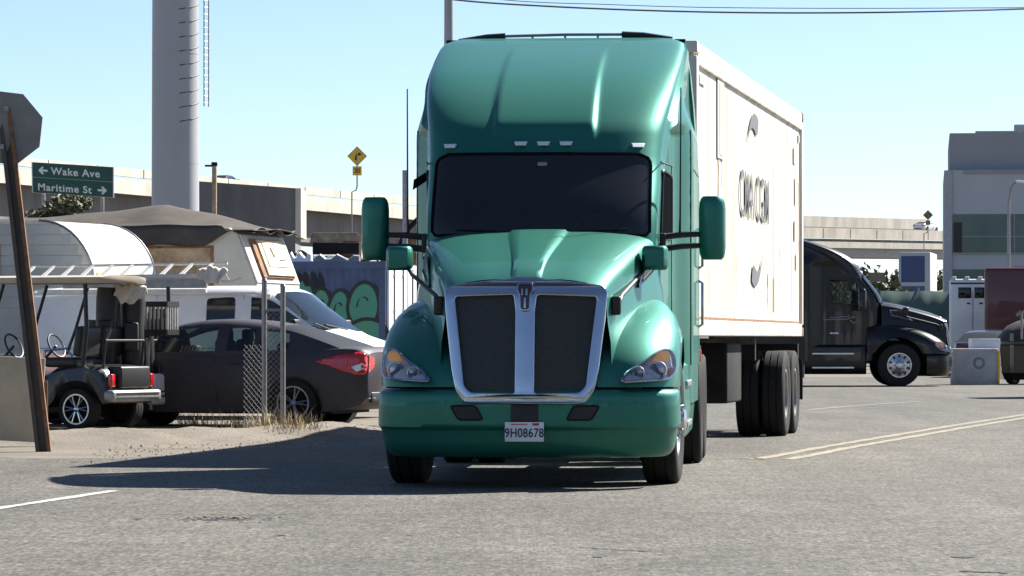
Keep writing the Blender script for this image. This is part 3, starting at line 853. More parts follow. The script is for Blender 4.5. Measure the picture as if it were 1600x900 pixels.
    for h in holes:
        g = MB(); grid_in([(x * 1.0, z) for x, z in h], 0.09, lambda x, z: grille_map(x, z, -0.012), g); g.build('grille_screen', M['mesh'], gr, ang=60)
    g = MB(); g.loft([[grille_map(u * 1.0, v, -0.05) for u in (-.55, -.3, 0, .3, .55)] for v in (0.74, 1.1, 1.52)]); g.build('backing', M['black'], gr)
    if details:
        em = rpoly([(-0.058, 1.615), (0.058, 1.615), (0.064, 1.555), (0.04, 1.525), (0.036, 1.40), (-0.036, 1.40), (-0.04, 1.525), (-0.064, 1.555)], 0.018, 4)
        e = plate(em, [], 0.012, 0.004, lambda u, v, wv: grille_map(u, v, wv + 0.058), 'emblem', M['chrome'], t)
        e2 = plate([(x * .84, 1.51 + (z - 1.51) * .92) for x, z in em], [], 0.012, 0.002, lambda u, v, wv: grille_map(u, v, wv + 0.064), 'enamel', M['maroon'], e)
        for (a, b2, c, d) in ((-.022, 1.545, .010, .05), (.012, 1.545, .012, .05), (0, 1.46, .014, .08)):
            plate([(a - c / 2, b2 - d / 2), (a + c / 2, b2 - d / 2), (a + c / 2, b2 + d / 2), (a - c / 2, b2 + d / 2)], [], 0.006, 0.001, lambda u, v, wv: grille_map(u, v, wv + 0.072), 'emblem_mark', M['alu'], e)
    # roof marker lights
    for x in (-0.79, -0.19, 0, 0.19, 0.79):
        z = 2.815 if abs(x) < .5 else 2.80
        q = [(x - .058, z + .018), (x + .058, z + .018), (x + .045, z - .02), (x - .045, z - .02)]
        g = MB(); g.loft([[(a, cab_y(a, b) - 0.001, b) for a, b in q], [(lerp(a, x, .12), cab_y(a, b) - 0.03, lerp(b, z, .12)) for a, b in q]], closed=True, cap1=True)
        g.build('marker_light', M['plate'], t, bevel=0.004)
    # mirrors on their arms
    for s in (-1, 1):
        cx = 1.41 if s > 0 else 1.43
        g = MB(); secs = []
        for v in [0, .04, .1, .2, .5, .8, .9, .96, 1]:
            z = lerp(1.84, 2.37, v); k = min(1, 0.72 + sqrt(min(v, 1 - v) * 6) * 0.3)
            secs.append([(s * (cx + a * 0.112 * k), 0.92 + b * k, z) for a, b in ((-1, .10), (-.98, -.02), (-.8, -.06), (-.3, -.085), (.3, -.085), (.8, -.06), (.98, -.02), (1, .10))])
        g.loft(secs, closed=True, cap0=True, cap1=True); mh = g.build('mirror', paint, t, ang=50)
        g = MB(); g.box((s * cx, 1.022, 2.1), (0.19, 0.004, 0.48)); g.build('mirror_glass', M['chrome'], mh)
        g = MB()
        for z0, z1 in ((2.03, 2.055), (1.93, 1.96)):
            g.tube([(s * 0.99, 0.86, z0), (s * 1.16, 0.84, lerp(z0, z1, .7)), (s * (cx - .08), 0.92, z1)], [0.028, 0.026, 0.022], seg=8)
        g.box((s * 1.0, 0.86, 1.98), (0.05, 0.09, 0.16), bev=0.01)
        g.build('mirror_arm', M['black'], mh)
        # hood mirror on its stalk
        g = MB(); secs = []
        for v in [0, .08, .2, .8, .92, 1]:
            z = lerp(1.735, 1.93, v); hx = 0.97 if s > 0 else 1.11; k = min(1, 0.8 + sqrt(min(v, 1 - v) * 5) * 0.22)
            secs.append([(s * hx + a * 0.108 * k * 1.0, -0.16 + b * k, z) for a, b in ((-1, .07), (-.96, -.02), (-.7, -.06), (.7, -.06), (.96, -.02), (1, .07))])
        g.loft(secs, closed=True, cap0=True, cap1=True); hm = g.build('hood_mirror', paint, t, ang=50)
        g = MB(); g.tube([(s * (hx - .07), -0.14, 1.77), (s * (hx - .11), -0.2, 1.70), (s * 0.735, -0.95, 1.52), (s * 0.71, -1.04, 1.45)], [0.016, 0.018, 0.018, 0.028], seg=8)
        g.box((s * 0.70, -1.05, 1.44), (0.08, 0.10, 0.15), bev=0.02)
        g.build('mirror_stalk', M['black'], hm)
        # whip aerial on the mirror arm
        if details:
            g = MB(); g.tube([(s * 1.14, 0.86, 2.02), (s * 1.145, 0.86, 2.2), (s * 1.15, 0.88, 3.28)], [0.014, 0.009, 0.006], seg=6); g.build('aerial', M['cable'], t)
    # doors: window, seams, handle
    for s in (-1, 1):
        def sp(y, z, o=0.006): return (s * (cab_side(y, z) + o), y, z)
        win = rpoly([(1.0, 2.0), (1.66, 2.04), (1.66, 2.56), (1.04, 2.60)], [.05, .08, .08, .05], 4)
        g = MB(); grid_in(win, 0.09, lambda y, z: sp(y, z, 0.006), g); dw = g.build('door_window', M['glass'] if black else M['sidewindow'], t, ang=60)
        g = MB(); g.tube([sp(y, z, 0.008) for y, z in densify(win, 0.1)], 0.012, seg=6, closed=True); g.build('seal', M['black'], dw)
        g = MB()
        for a, b in (((0.85, 2.66), (1.86, 2.66)), ((1.74, 2.66), (1.76, 1.0)), ((0.93, 1.98), (0.90, 1.05))):
            g.tube([sp(lerp(a[0], b[0], q / 8), lerp(a[1], b[1], q / 8), 0.001) for q in range(9)], 0.006, seg=5)
        for a, b in (((2.2, 3.0), (2.2, 0.95)), ((2.2, 2.66), (3.95, 2.66))):
            g.tube([sp(lerp(a[0], b[0], q / 8), lerp(a[1], b[1], q / 8), 0.001) for q in range(9)], 0.005, seg=5)
        g.build('panel_seam', M['black'], t)
        g = MB(); g.box((s * 1.06, 1.58, 1.30), (0.03, 0.22, 0.05), bev=0.01); g.build('door_handle', M['chrome'] if black else paint, t)
        # side extenders closing the gap to the trailer, with grab rails
        g = MB(); secs = []
        for z in (0.95, 1.5, 2.6, 3.3, 3.6, 3.80, 3.88):
            x = 1.215 if z < 3 else interp([(3, 1.215), (3.3, 1.17), (3.6, 1.14), (3.8, 1.11), (3.88, 1.05)], z)
            secs.append([(s * x, 3.98, z), (s * (x + .004), 4.30, z), (s * (x + .0), 4.52, z), (s * (x - .03), 4.52, z), (s * (x - .03), 3.98, z)])
        g.loft(secs, closed=True, cap0=True, cap1=True); ex = g.build('side_extender', paint, t)
        for z0, z1 in ((1.28, 1.72), (1.82, 2.2)):
            g = MB(); g.tube([(s * 1.2, 4.15, z0), (s * 1.25, 4.15, z0 + .03), (s * 1.25, 4.15, z1 - .03), (s * 1.2, 4.15, z1)], 0.014, seg=8); g.build('grab_rail', M['chrome'], t)
        # chassis fairing with steps
        g = MB(); secs = []
        for y, k in ((0.80, .93), (0.86, .985), (0.95, 1), (3.6, 1), (3.78, .985), (3.85, .95)):
            secs.append([(s * 0.8, y, .30), (s * 1.12 * k, y, .30), (s * 1.17 * k, y, .36), (s * 1.19 * k, y, .6), (s * 1.17 * k, y, .95), (s * 1.08, y, 1.02), (s * .8, y, 1.02)])
        g.loft(secs, cap0=True, cap1=True); cf = g.build('chassis_fairing', paint, t, ang=45)
        for z in (0.46, 0.80):
            g = MB(); g.box((s * 1.19, 1.62, z), (0.035, 1.02, 0.05), bev=0.008); g.build('step', M['alu'], cf)
        # drive-wheel mud guard with its orange lamp
        g = MB(); g.box((s * 1.2, 4.47, 1.02), (0.06, 0.07, 0.12), bev=0.01); g.build('side_lamp', M['orange'], t)
    # roof-edge deflector: dark end pieces, grey middle rail
    g = MB(); g.tube([(-0.98, 3.86, 3.905), (-0.72, 3.84, 3.945), (-0.55, 3.84, 3.955)], 0.030, seg=8); g.build('roof_deflector', M['black'], t)
    g = MB(); g.tube([(0.98, 3.86, 3.915), (0.72, 3.84, 3.955), (0.52, 3.84, 3.965)], 0.030, seg=8); g.build('roof_deflector', M['black'], t)
    g = MB(); g.tube([(-0.55, 3.84, 3.955), (0.0, 3.82, 3.965), (0.52, 3.84, 3.965)], 0.014, seg=8)
    for x in (-.3, 0, .3): g.tube([(x, 3.84, 3.9), (x, 3.84, 3.955)], 0.012, seg=6)
    g.build('roof_rail', M['galv'], t)
    # frame, axles, underside
    g = MB()
    for s in (-1, 1): g.box((s * 0.42, 2.7, 0.78), (0.10, 7.4, 0.27))
    for y in (0.9, 2.0, 3.4, 4.9, 5.6, 6.3): g.box((0, y, 0.78), (0.8, 0.14, 0.2))
    g.box((0, 0.1, 0.85), (0.9, 1.6, 0.55)); g.box((0, 2.2, 0.72), (1.5, 2.2, 0.30)); g.box((0, -0.9, 0.72), (1.6, 0.6, 0.18))
    g.build('frame', M['under'], t, smooth=False)
    g = MB(); g.box((0, 0, 0.47), (1.75, 0.14, 0.14)); g.tube([(-.85, 0.25, .42), (.85, .25, .42)], 0.03)
    for y in (5.05, 6.37):
        g.tube([(-.95, y, .52), (.95, y, .52)], 0.09, seg=10); g.lathe([(-.28, .1), (-.16, .24), (.16, .24), (.28, .1)], (0, y, .52), seg=16)
    g.build('axle', M['under'], t)
    g = MB(); g.box((0, 5.7, 1.12), (0.95, 1.0, 0.12), bev=0.03); g.build('fifth_wheel', M['under'], t)
    g = MB()
    for s in (-1, 1):
        for k in range(9):
            a0 = lerp(0.05, 0.95, k / 8) * pi
        secs = [[(s * x, 5.05 + 0.60 * cos(a), 0.52 + 0.60 * sin(a)) for x in (0.62, 1.2)] for a in [R(q) for q in range(10, 171, 16)]]
        g.loft(secs)
    g.build('quarter_fender', M['under'], t, solid=0.02)
    st = 3 if not black else 0
    for s in (-1, 1):
        make_wheel(t, (s * 1.03, 0, 0.52), 0.52, 0.29, s, 'truck', steer=0 if black else -2.5)
        for y in (5.05, 6.37):
            for k, x in enumerate((0.77, 1.09)):
                make_wheel(t, (s * x, y, 0.515), 0.515, 0.275, s if k else -s, 'drive', name='drive_wheel')
    return t


green = make_tractor('semi_truck', 'green semi truck with chrome grille and sleeper cab driving towards the viewer', (0.2, 30.8, 0), -4.3, M['teal'], plate_no='9H08678')
dark = make_tractor('semi_truck', 'shiny black semi truck seen from its side with bright wheel, behind the white container', (9.43, 92 + 1.05, 0), 90, M['blackpaint'], details=False, black=True)
# emblem, stripe and small lettering-like swirl on the black truck's door
g = MB()
sx = -1.075
g.tube([(sx, 1.85, 1.63), (sx, 1.3, 1.64), (sx, 1.1, 1.70), (sx, 0.98, 1.62), (sx, 1.12, 1.55), (sx, 1.2, 1.62)], 0.014, seg=5)
g.tube([(sx, 1.7, 1.68), (sx, 1.3, 1.70), (sx, 1.2, 1.72)], 0.010, seg=5)
g.build('door_emblem', M['lampgrey'], dark)

# ------------------------------------------------------------------ shipping container and its chassis
BETA = 9.3
ux, uy = sin(R(BETA)), cos(R(BETA))
c0 = Vector((1.81 - 1.22 * uy, 36.95 + 1.22 * ux, 1.2))         # front bottom middle
cont = thing('shipping_container', 'white shipping container with dark lettering riding behind the green truck', 'container', c0, -BETA)
W2, HC, LC = 1.219, 2.9, 12.19
g = MB(); g.box((0, LC / 2, HC / 2), (2.36, LC - 0.12, HC - 0.12)); g.build('wall_panels', M['contwhite'], cont, smooth=False)
g = MB()
for s in (-1, 1):
    for y in (0.09, LC - 0.09):
        g = MB(); g.box((s * (W2 - 0.08), y, HC / 2), (0.16, 0.18, HC - 0.3), bev=0.01); g.build('corner_post', M['contwhite'], cont)
g = MB()
for s in (-1, 1): g.box((s * (W2 - 0.05), LC / 2, HC - 0.12), (0.09, LC - 0.36, 0.22))
for y in (0.06, LC - 0.06): g.box((0, y, HC - 0.12), (W2 * 2 - 0.34, 0.1, 0.2))
g.build('top_rail', M['contwhite'], cont, smooth=False, bevel=0.012)
g = MB()
for s in (-1, 1): g.box((s * (W2 - 0.05), LC / 2, 0.085), (0.098, LC - 0.36, 0.16))
for y in (0.06, LC - 0.06): g.box((0, y, 0.085), (W2 * 2 - 0.34, 0.1, 0.16))
M['oldrail'] = mat('worn_cream_rail', (0.60, 0.53, 0.42), .6, var=.4, vscale=2.2, vcol=(0.30, 0.19, 0.11), thr=(.5, .8))
g.build('bottom_rail', M['oldrail'], cont, smooth=False, bevel=0.012)
g = MB(); g.box((W2 - 0.036, LC / 2, 0.185), (0.012, LC - 0.4, 0.022)); g.build('rail_seam', M['rust'], cont, smooth=False)
for s in (-1, 1):
    for y in (0.09, LC - 0.09):
        for z in (0.06, HC - 0.06):
            g = MB(); g.box((s * (W2 - 0.085), y, z), (0.178, 0.178, 0.118), bev=0.012); g.build('corner_casting', M['contwhite'] if (z > 1 and y < 1) else M['rust'], cont)
g = MB()
for k in range(1, 20):
    y = 0.15 + k * (LC - .3) / 20
    g.box((1.181, y, HC / 2 - .02), (0.003, 0.03, HC - 0.62))
g.build('panel_rib', M['contwhite'], cont, smooth=False)
for k2, (y, z0, z1, wd) in enumerate(((0.45, 1.9, 2.6, .05), (2.3, .9, 1.85, .10), (2.62, 1.2, 1.85, .05), (4.1, .35, .9, .06), (7.7, .25, .75, .10), (9.3, .3, 1.1, .05), (11.9, .4, 2.0, .06), (10.4, 2.2, 2.66, .05), (6.9, 2.35, 2.66, .05))):
    g = MB(); n3 = 8
    g.poly([(1.1835 + .004, y + wd * (.5 - .35 * q / n3) * (1 + .3 * sin(q * 2.1 + k2)), lerp(z1, z0, q / n3)) for q in range(n3 + 1)] + [(1.1875, y - wd * (.5 - .35 * q / n3) * (1 + .3 * cos(q * 1.7 + k2)), lerp(z1, z0, q / n3)) for q in range(n3, -1, -1)])
    g.build('rust_streak', M['streak'], cont, smooth=False)
M['patch'] = mat('worn_panel', (0.62, 0.60, 0.56), 0.6, var=0.35, vscale=2.0, vcol=(0.42, 0.37, 0.30), stretch=(1, 1, 0.3))
g = MB(); g.box((1.192, 2.42, 2.26), (0.010, 0.62, 0.82)); g.build('patch_panel', M['patch'], cont, smooth=False)
g = MB(); g.box((1.199, 2.42, 2.26), (0.006, 0.30, 0.74)); g.build('patch_seam', M['contwhite'], cont, smooth=False)


def side_poly(pts, name, m):
    g = MB(); g.poly([(1.196, y, z) for y, z in pts]); return g.build(name, m, cont, smooth=False, solid=0.003)


mw = frame_m((1.196, 6.05, 1.55), (0, 1, 0), (0, 0, 1))
lettering('CMA CGM', 0.74, M['logogrey'], cont, mw, 'container_lettering', xs=0.98, bold=0.002, space=1.02)
for sgn in (1, -1):
    cy, cz, r = 6.05, 1.55, 0.98
    outer, inner = [], []
    for k in range(25):
        q = k / 24; a = R(lerp(146, 70, q)) + (0 if sgn > 0 else pi)
        th = 0.22 * min(1, q / .75) ** 1.2 * (1 if q < .9 else sqrt(max(.15, 1 - ((q - .9) / .1)**2)))
        outer.append((cy + (r * 1.0) * 1.15 * cos(a), cz + r * sin(a)))
        inner.append((cy + (r - th) * 1.15 * cos(a), cz + (r - th) * sin(a)))
    side_poly(outer + inner[::-1], 'container_swoosh', M['logogrey'])
for (y, z, a, b2) in ((11.2, 2.30, .3, .2), (11.3, 1.85, .12, .35), (11.25, 1.35, .2, .25), (11.4, 0.95, .1, .2), (11.8, 2.55, .14, .1), (0.7, 2.55, .5, .08), (8.4, .5, .06, .4)):
    g = MB(); g.box((1.194, y, z), (0.008, a, b2)); g.build('data_mark', M['patch'], cont, smooth=False)

ch = thing('container_chassis', 'dark trailer chassis with double tyres carrying the white container', 'trailer', (c0.x + 0.085, c0.y, 0), -BETA)
g = MB()
for s in (-1, 1): g.box((s * 0.45, 6.2, 1.03), (0.14, 11.9, 0.30))
for k in range(9): g.box((0, 0.6 + k * 1.4, 1.02), (2.2 if k % 4 == 0 else 0.9, 0.12, 0.18))
g.box((0, 12.12, 0.75), (2.3, 0.1, 0.16)); g.box((0, 9.6, 0.86), (1.1, 3.0, 0.2))
g.build('frame', M['under'], ch, smooth=False)
g = MB()
for s in (-1, 1): g.box((s * 0.62, 3.2, 0.72), (0.14, 0.16, 0.75)); g.box((s * 0.62, 3.2, 0.33), (0.3, 0.3, 0.03))
g.build('landing_gear', M['under'], ch, smooth=False)
g = MB(); g.box((0.72, 4.9, 0.80), (0.55, 1.5, 0.66), bev=.03); g.build('storage_box', M['under'], ch)
g = MB()
for y in (8.75, 10.0):
    g.tube([(-1.0, y, 0.52), (1.0, y, 0.52)], 0.075, seg=10); g.box((0, y, 0.75), (1.0, 0.3, 0.2))
g.build('axle', M['under'], ch)
for s in (-1, 1):
    for y in (8.75, 10.0):
        for k, x in enumerate((0.79, 1.10)):
            make_wheel(ch, (s * x, y, 0.515), 0.515, 0.275, s if k else -s, 'drive', name='wheel')
    g = MB(); g.box((s * 0.95, 10.75, 0.66), (0.6, 0.02, 0.5)); g.build('mud_flap', M['rubber'], ch)


# ------------------------------------------------------------------ passenger cars (local: forward +x, origin under the rear axle)
CAR = dict(
    zt=[(-1.0, 0.98), (-0.9, 1.04), (-0.5, 1.05), (0.3, 0.98), (1.4, 0.95), (2.5, 0.96), (2.85, 0.93), (3.2, 0.84), (3.5, 0.73), (3.62, 0.62)],
    roof=[(-0.62, 1.05), (-0.3, 1.17), (0.1, 1.30), (0.5, 1.385), (0.95, 1.425), (1.4, 1.42), (1.8, 1.35), (2.2, 1.19), (2.7, 0.965)],
    wd=[(-1.0, 0.72), (-0.93, 0.80), (-0.7, 0.86), (-0.2, 0.895), (0.5, 0.90), (2.0, 0.90), (2.8, 0.885), (3.2, 0.84), (3.45, 0.75), (3.62, 0.58)],
    fa=2.70, r=0.325)


def make_sedan(name, label, loc, rz, paint, group=None, tail=True, simple=False):
    t = thing(name, label, 'car', loc, rz, group)
    P = CAR; fa, r = P['fa'], P['r']
    xs = [-1.0, -0.985, -0.95, -0.9, -0.8, -0.7, -0.6] + [-0.5 + k * 0.05 for k in range(0, 21)] + [0.7, 1.0, 1.4, 1.8, 2.1] + [2.2 + k * 0.05 for k in range(0, 21)] + [3.3, 3.4, 3.5, 3.56, 3.6, 3.62]
    secs = []
    for x in xs:
        wd, zt = smooth_interp(P['wd'], x), smooth_interp(P['zt'], x)
        zl = interp([(-1.0, 0.42), (-0.9, 0.30), (-0.6, 0.22), (0, 0.2), (3.2, 0.2), (3.62, 0.3)], x)
        arch = zl
        for a in (0, fa):
            q = 0.375**2 - (x - a)**2
            if q > 0: arch = max(arch, r + sqrt(q) * 0.97)
        half = [(0, zl)] + [(wd * 0.80, zl)]
        for z, k in ((arch, .955), (max(arch, .36), .975), (max(arch, .50), .995), (max(arch, .62), 1.0), (max(arch, .72), 1.0), (max(arch + .01, .80), .985), (zt - .06, .965), (zt - .015, .93), (zt + .005, .84), (zt + .015, .5), (zt + .02, 0)):
            half.append((wd * k, min(z, zt + .02)))
        secs.append([(x, y, z) for y, z in half] + [(x, -y, z) for y, z in half[1:-1][::-1]])
    g = MB(); g.loft(secs, closed=True, cap0=True, cap1=True); body = g.build('body', paint, t, ang=40)
    # cabin: pillars and roof, with the window openings filled by glass
    gx = [-0.62, -0.45, -0.3, -0.1, 0.02, 0.10, 0.30, 0.52, 0.60, 0.72, 0.98, 1.06, 1.14, 1.4, 1.62, 1.8, 1.95, 2.1, 2.3, 2.5, 2.7]

    def gsec(x):
        wd, zt, zr = smooth_interp(P['wd'], x), smooth_interp(P['zt'], x), smooth_interp(P['roof'], x)
        zb = min(zt - .02, zr); h = zr - zb
        wr = lerp(wd * .90, 0.60, min(1, h / .42))
        lv = [(0, wd * .915), (.16, lerp(wd * .91, wr, .10)), (.80, lerp(wd * .90, wr, .80)), (.92, wr), (.985, wr * .85), (1.02, wr * .45), (1.03, 0)]
        return [(x, k, zb + h * a) for a, k in lv] + [(x, -k, zb + h * a) for a, k in lv[:-1][::-1]]
    side_w = [(0.10, 0.52), (0.60, 0.98), (1.14, 2.1)]

    def cls(i, j):
        xm = (gx[i] + gx[i + 1]) / 2; jj = min(j, 11 - j)
        if jj == 1 and any(a < xm < b for a, b in side_w) and gx[i + 1] <= 2.1: return 'w'
        if jj in (3, 4, 5) and (xm < 0.3 and xm > -0.6): return 'b'
        if jj in (3, 4, 5) and xm > 1.8: return 'f'
        return 'r'
    gs = [gsec(x) for x in gx]
    g = MB(); g.loft(gs, keep=lambda i, j: cls(i, j) == 'r'); g.build('roof', paint, t, ang=50)
    for k, nm in (('w', 'side_window'), ('b', 'rear_window'), ('f', 'windshield')):
        for s in ((0, 1) if k == 'w' else (0,)):
            g = MB(); g.loft(gs, keep=lambda i, j: cls(i, j) == k and (k != 'w' or (j > 5) == bool(s))); g.build(nm, M['rearglass'] if k == 'b' else M['glass'], t, ang=60)
    if not simple:
        g = MB(); g.box((1.3, 0, .55), (2.6, 1.5, .5), bev=.05); g.build('interior', M['seat'], t)
        for y in (-.38, .38):
            g = MB(); g.box((1.15, y, .92), (.16, .46, .5), bev=.06); g.box((1.12, y, 1.22), (.10, .26, .17), bev=.04); g.build('seat', M['seat'], t)
        g = MB(); g.box((0.25, 0, .9), (.18, 1.25, .45), bev=.06); g.build('rear_seat', M['seat'], t)
    for s in (-1, 1):
        make_wheel(t, (0, 0, 0), r, .215, 1, 'car', rin=.235) if False else None
        for a in (0, fa):
            wv = make_wheel(t, (a, s * 0.79, r), r, .215, 1, 'car', rin=.225, steer=90 * s)
        for a in (0, fa):
            g = MB(); g.lathe([(0, .37), (s * -.2, .37)], (a, s * .74, r), axis='Y', seg=24); g.build('wheel_well', M['black'], t)
        # door mirror
        g = MB(); g.box((2.12, s * .98, 1.02), (.12, .2, .14), bev=.04); g.tube([(2.14, s * .84, .98), (2.12, s * .93, .99)], .025); g.build('door_mirror', paint, t)
        # C-shaped tail lamp and headlamp
        def pt(x, z, o=.012):
            return (x, s * (smooth_interp(P['wd'], x) * interp([(.5, .995), (.72, 1), (.8, .985), (.95, .965), (1.0, .93)], z) + o), z)
        tl = [(-.30, .87), (-.50, .935), (-.75, .99), (-.93, 1.0), (-.985, .95), (-.99, .80), (-.975, .70), (-.86, .70), (-.70, .74), (-.48, .82)]
        tl = rpoly(tl, .03, 3)
        g = MB(); grid_in(tl, .05, lambda x, z: pt(x, z), g); lamp = g.build('tail_light', M['redlens'], t, ang=80, solid=.012)
        g = MB(); grid_in(rpoly([(-.80, .80), (-.955, .86), (-.965, .78), (-.88, .74)], .02, 3), .05, lambda x, z: pt(x, z, .022), g); g.build('reverse_lamp', M['reflector'], lamp)
        hl = rpoly([(2.95, .73), (3.25, .74), (3.5, .66), (3.52, .58), (3.3, .6), (3.0, .67)], .03, 3)
        g = MB(); grid_in(hl, .05, lambda x, z: pt(x, z), g); g.build('headlight', M['reflector'], t, ang=80, solid=.012)
        for x in (1.08, 0.62) if not simple else ():
            g = MB(); g.box((x - .25 if x > 1 else x - .28, s * .905, .86), (.16, .02, .025), bev=.006); g.build('door_handle', paint, t)
        if not simple:
            for pts in ([(1.12, .93), (1.10, .6), (1.05, .28)], [(2.2, .93), (2.3, .7), (2.25, .3)], [(.15, .95), (.22, .75), (.45, .45), (.5, .28)]):
                g = MB(); g.tube([pt(x, z, -.003) for x, z in pts], .005, seg=5); g.build('door_seam', M['black'], t)
    # rear end: lamps across the boot, plate, bumper insert
    g = MB(); g.box((-.995, 0, .80), (.03, .36, .14), bev=.01); g.build('license_plate', M['plate'], t)
    g = MB(); g.box((-.985, 0, .40), (.05, 1.2, .14), bev=.02); g.build('bumper_insert', M['black'], t)
    for s in (-1, 1):
        g = MB(); g.box((-.93, s * .62, .39), (.10, .30, .02), rot=Matrix.Rotation(R(-s * 22), 3, 'Z')); g.build('bumper_trim', M['chrome'], t)
    for s in (-1, 1):
        g = MB(); g.prism([(-1.004, s * .72, .72), (-1.004, s * .50, .80), (-1.004, s * .46, .92), (-1.004, s * .70, .955)], (.012, 0, 0)); g.build('boot_lamp', M['redlens'], t)
    g = MB(); g.box((-.998, 0, .93), (.012, .07, .07), bev=.004); g.build('badge', M['chrome'], t)
    g = MB(); g.box((3.6, 0, .48), (.05, .9, .14), bev=.02); g.build('grille', M['black'], t)
    g = MB(); g.box((1.3, 0, .24), (3.6, 1.5, .12)); g.build('underbody', M['under'], t)
    return t


a = at(458, 672, 49.6)
make_sedan('parked_car', 'brownish grey sedan parked behind the chain link fence posts', (a.x + 0.24, 50.7, 0), 180 - 17, M['carpaint'])
a = at(1540, 545, 112)
make_sedan('parked_car', 'slate coloured car beyond the grey barrier block, under the red trailer', (a.x + 0.1, 113.0, 0.0), 78, M['darkcar'], simple=True)

# ------------------------------------------------------------------ white cargo van (local: forward +x, nose at x = 0)


def make_van(name, label, loc, rz):
    t = thing(name, label, 'van', loc, rz)
    xs = [0, -.03, -.08, -.2, -.4, -.45, -.55, -.65, -.75, -.85, -.95, -1.05, -1.15, -1.3, -1.45, -1.6, -1.8, -2.2, -2.6, -2.9, -3.2, -3.5, -3.7, -3.8, -3.9, -4.0, -4.1, -4.2, -4.3, -4.5, -4.9, -5.3, -5.35]
    zt = [(-5.4, 1.87), (-5.2, 1.90), (-1.9, 1.91), (-1.6, 1.885), (-1.45, 1.82), (-0.72, 1.24), (-0.6, 1.19), (-0.3, 1.10), (-0.08, 1.0), (0, .86)]
    wdt = [(-5.4, .96), (-5, 1.0), (-1.4, 1.0), (-.7, .985), (-.25, .95), (-.06, .88), (0, .78)]

    def sec(x):
        wd = interp(wdt, x); z1 = interp(zt, x); zb = min(1.17, z1 - .08)
        arch = .32
        for a in (-.98, -4.3):
            q = .43**2 - (x - a)**2
            if q > 0: arch = max(arch, .36 + sqrt(q))
        h = z1 - zb
        half = [(0, .32), (wd * .8, .32), (wd * .97, arch), (wd * .985, max(arch, .5)), (wd, max(arch, .8)), (wd * .995, zb), (wd * .985, zb + h * .12), (lerp(wd, .90, .7 * min(1, h / .7)), zb + h * .80), (lerp(wd, .88, min(1, h / .7)), zb + h * .90), (wd * .8, z1 - .012), (wd * .4, z1 + .02), (0, z1 + .03)]
        return [(x, y, z) for y, z in half] + [(x, -y, z) for y, z in half[1:-1][::-1]]
    secs = [sec(x) for x in xs]

    def cls(i, j):
        xm = (xs[i] + xs[i + 1]) / 2; jj = min(j, 21 - j)
        if jj == 6 and -1.8 < xm < -1.05 and xs[i] <= -1.05: return 'w'
        if jj in (8, 9, 10) and -1.45 < xm < -.75: return 'f'
        return 'r'
    g = MB(); g.loft(secs, closed=True, cap0=True, cap1=True, keep=lambda i, j: cls(i, j) == 'r'); g.build('body', M['vanwhite'], t, ang=45)
    g = MB(); g.loft(secs, closed=True, keep=lambda i, j: cls(i, j) == 'f'); f = g.build('windshield', M['smokeglass'], t)
    for s in (0, 1):
        g = MB(); g.loft(secs, closed=True, keep=lambda i, j: cls(i, j) == 'w' and (j > 10) == bool(s)); g.build('door_window', M['smokeglass'], t)
    # navy quarter window in the side behind the door
    for s in (-1, 1):
        g = MB(); grid_in(rpoly([(-2.05, 1.28), (-2.5, 1.28), (-2.5, 1.74), (-2.05, 1.76)], .06, 4), .2, lambda x, z: (x, s * (lerp(.995, .925, (z - 1.17) / .64) + .006), z), g); g.build('side_window', M['dglass'], t)
        g = MB(); g.box((-1.05, s * 1.13, 1.28), (.10, .22, .30), bev=.03); g.tube([(-1.0, s * .97, 1.25), (-1.05, s * 1.05, 1.25)], .03); g.build('door_mirror', M['black'], t)
        g = MB(); g.tube([(-5.3, s * .925, 1.81), (-1.75, s * .925, 1.81), (-1.5, s * .925, 1.77)], .022, seg=6); g.build('roof_gutter', M['vanwhite'], t)
        g = MB()
        for pts in (((-1.0, 1.1), (-1.0, .5)), ((-1.92, 1.8), (-1.92, .45)), ((-3.3, 1.8), (-3.3, .45)), ((-1.92, 1.0), (-5.2, 1.0))):
            g.tube([(x, s * (1.0 if z < 1.2 else .925), z) for x, z in pts], .006, seg=5)
        g.build('panel_seam', M['lampgrey'], t)
        g = MB(); g.box((-.05, s * .68, .86), (.06, .26, .17), bev=.02); lamp = g.build('headlight', M['reflector'], t)
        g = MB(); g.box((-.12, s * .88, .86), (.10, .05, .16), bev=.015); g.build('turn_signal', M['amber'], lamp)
        for a in (-.98, -4.3):
            make_wheel(t, (a, s * .86, .36), .36, .23, 1, 'car', rin=.21, steer=90 * s)
    g = MB(); g.box((-.01, 0, .86), (.05, .95, .19), bev=.015); g.build('grille', M['black'], t)
    g = MB(); g.box((0.05, 0, .55), (.14, 1.86, .17), bev=.04); g.build('bumper', M['alu'], t)
    g = MB(); g.tube([(-.72, .25, 1.28), (-.82, -.45, 1.35)], .012); g.tube([(-.72, -.5, 1.28), (-.86, -.80, 1.37)], .012); g.build('wiper', M['black'], t)
    g = MB(); g.box((-1.35, 0, 1.12), (.5, 1.7, .1)); g.box((-2.0, .4, 1.1), (.15, .5, .9), bev=.05); g.box((-2.0, -.4, 1.1), (.15, .5, .9), bev=.05); g.build('interior', M['seat'], t)
    return t


vx = at(606, 560, 55.5)
van = make_van('cargo_van', 'white cargo van parked beyond the sedan, ladder along its roof', (vx.x - 0.02, 56.0, 0.03), -17)

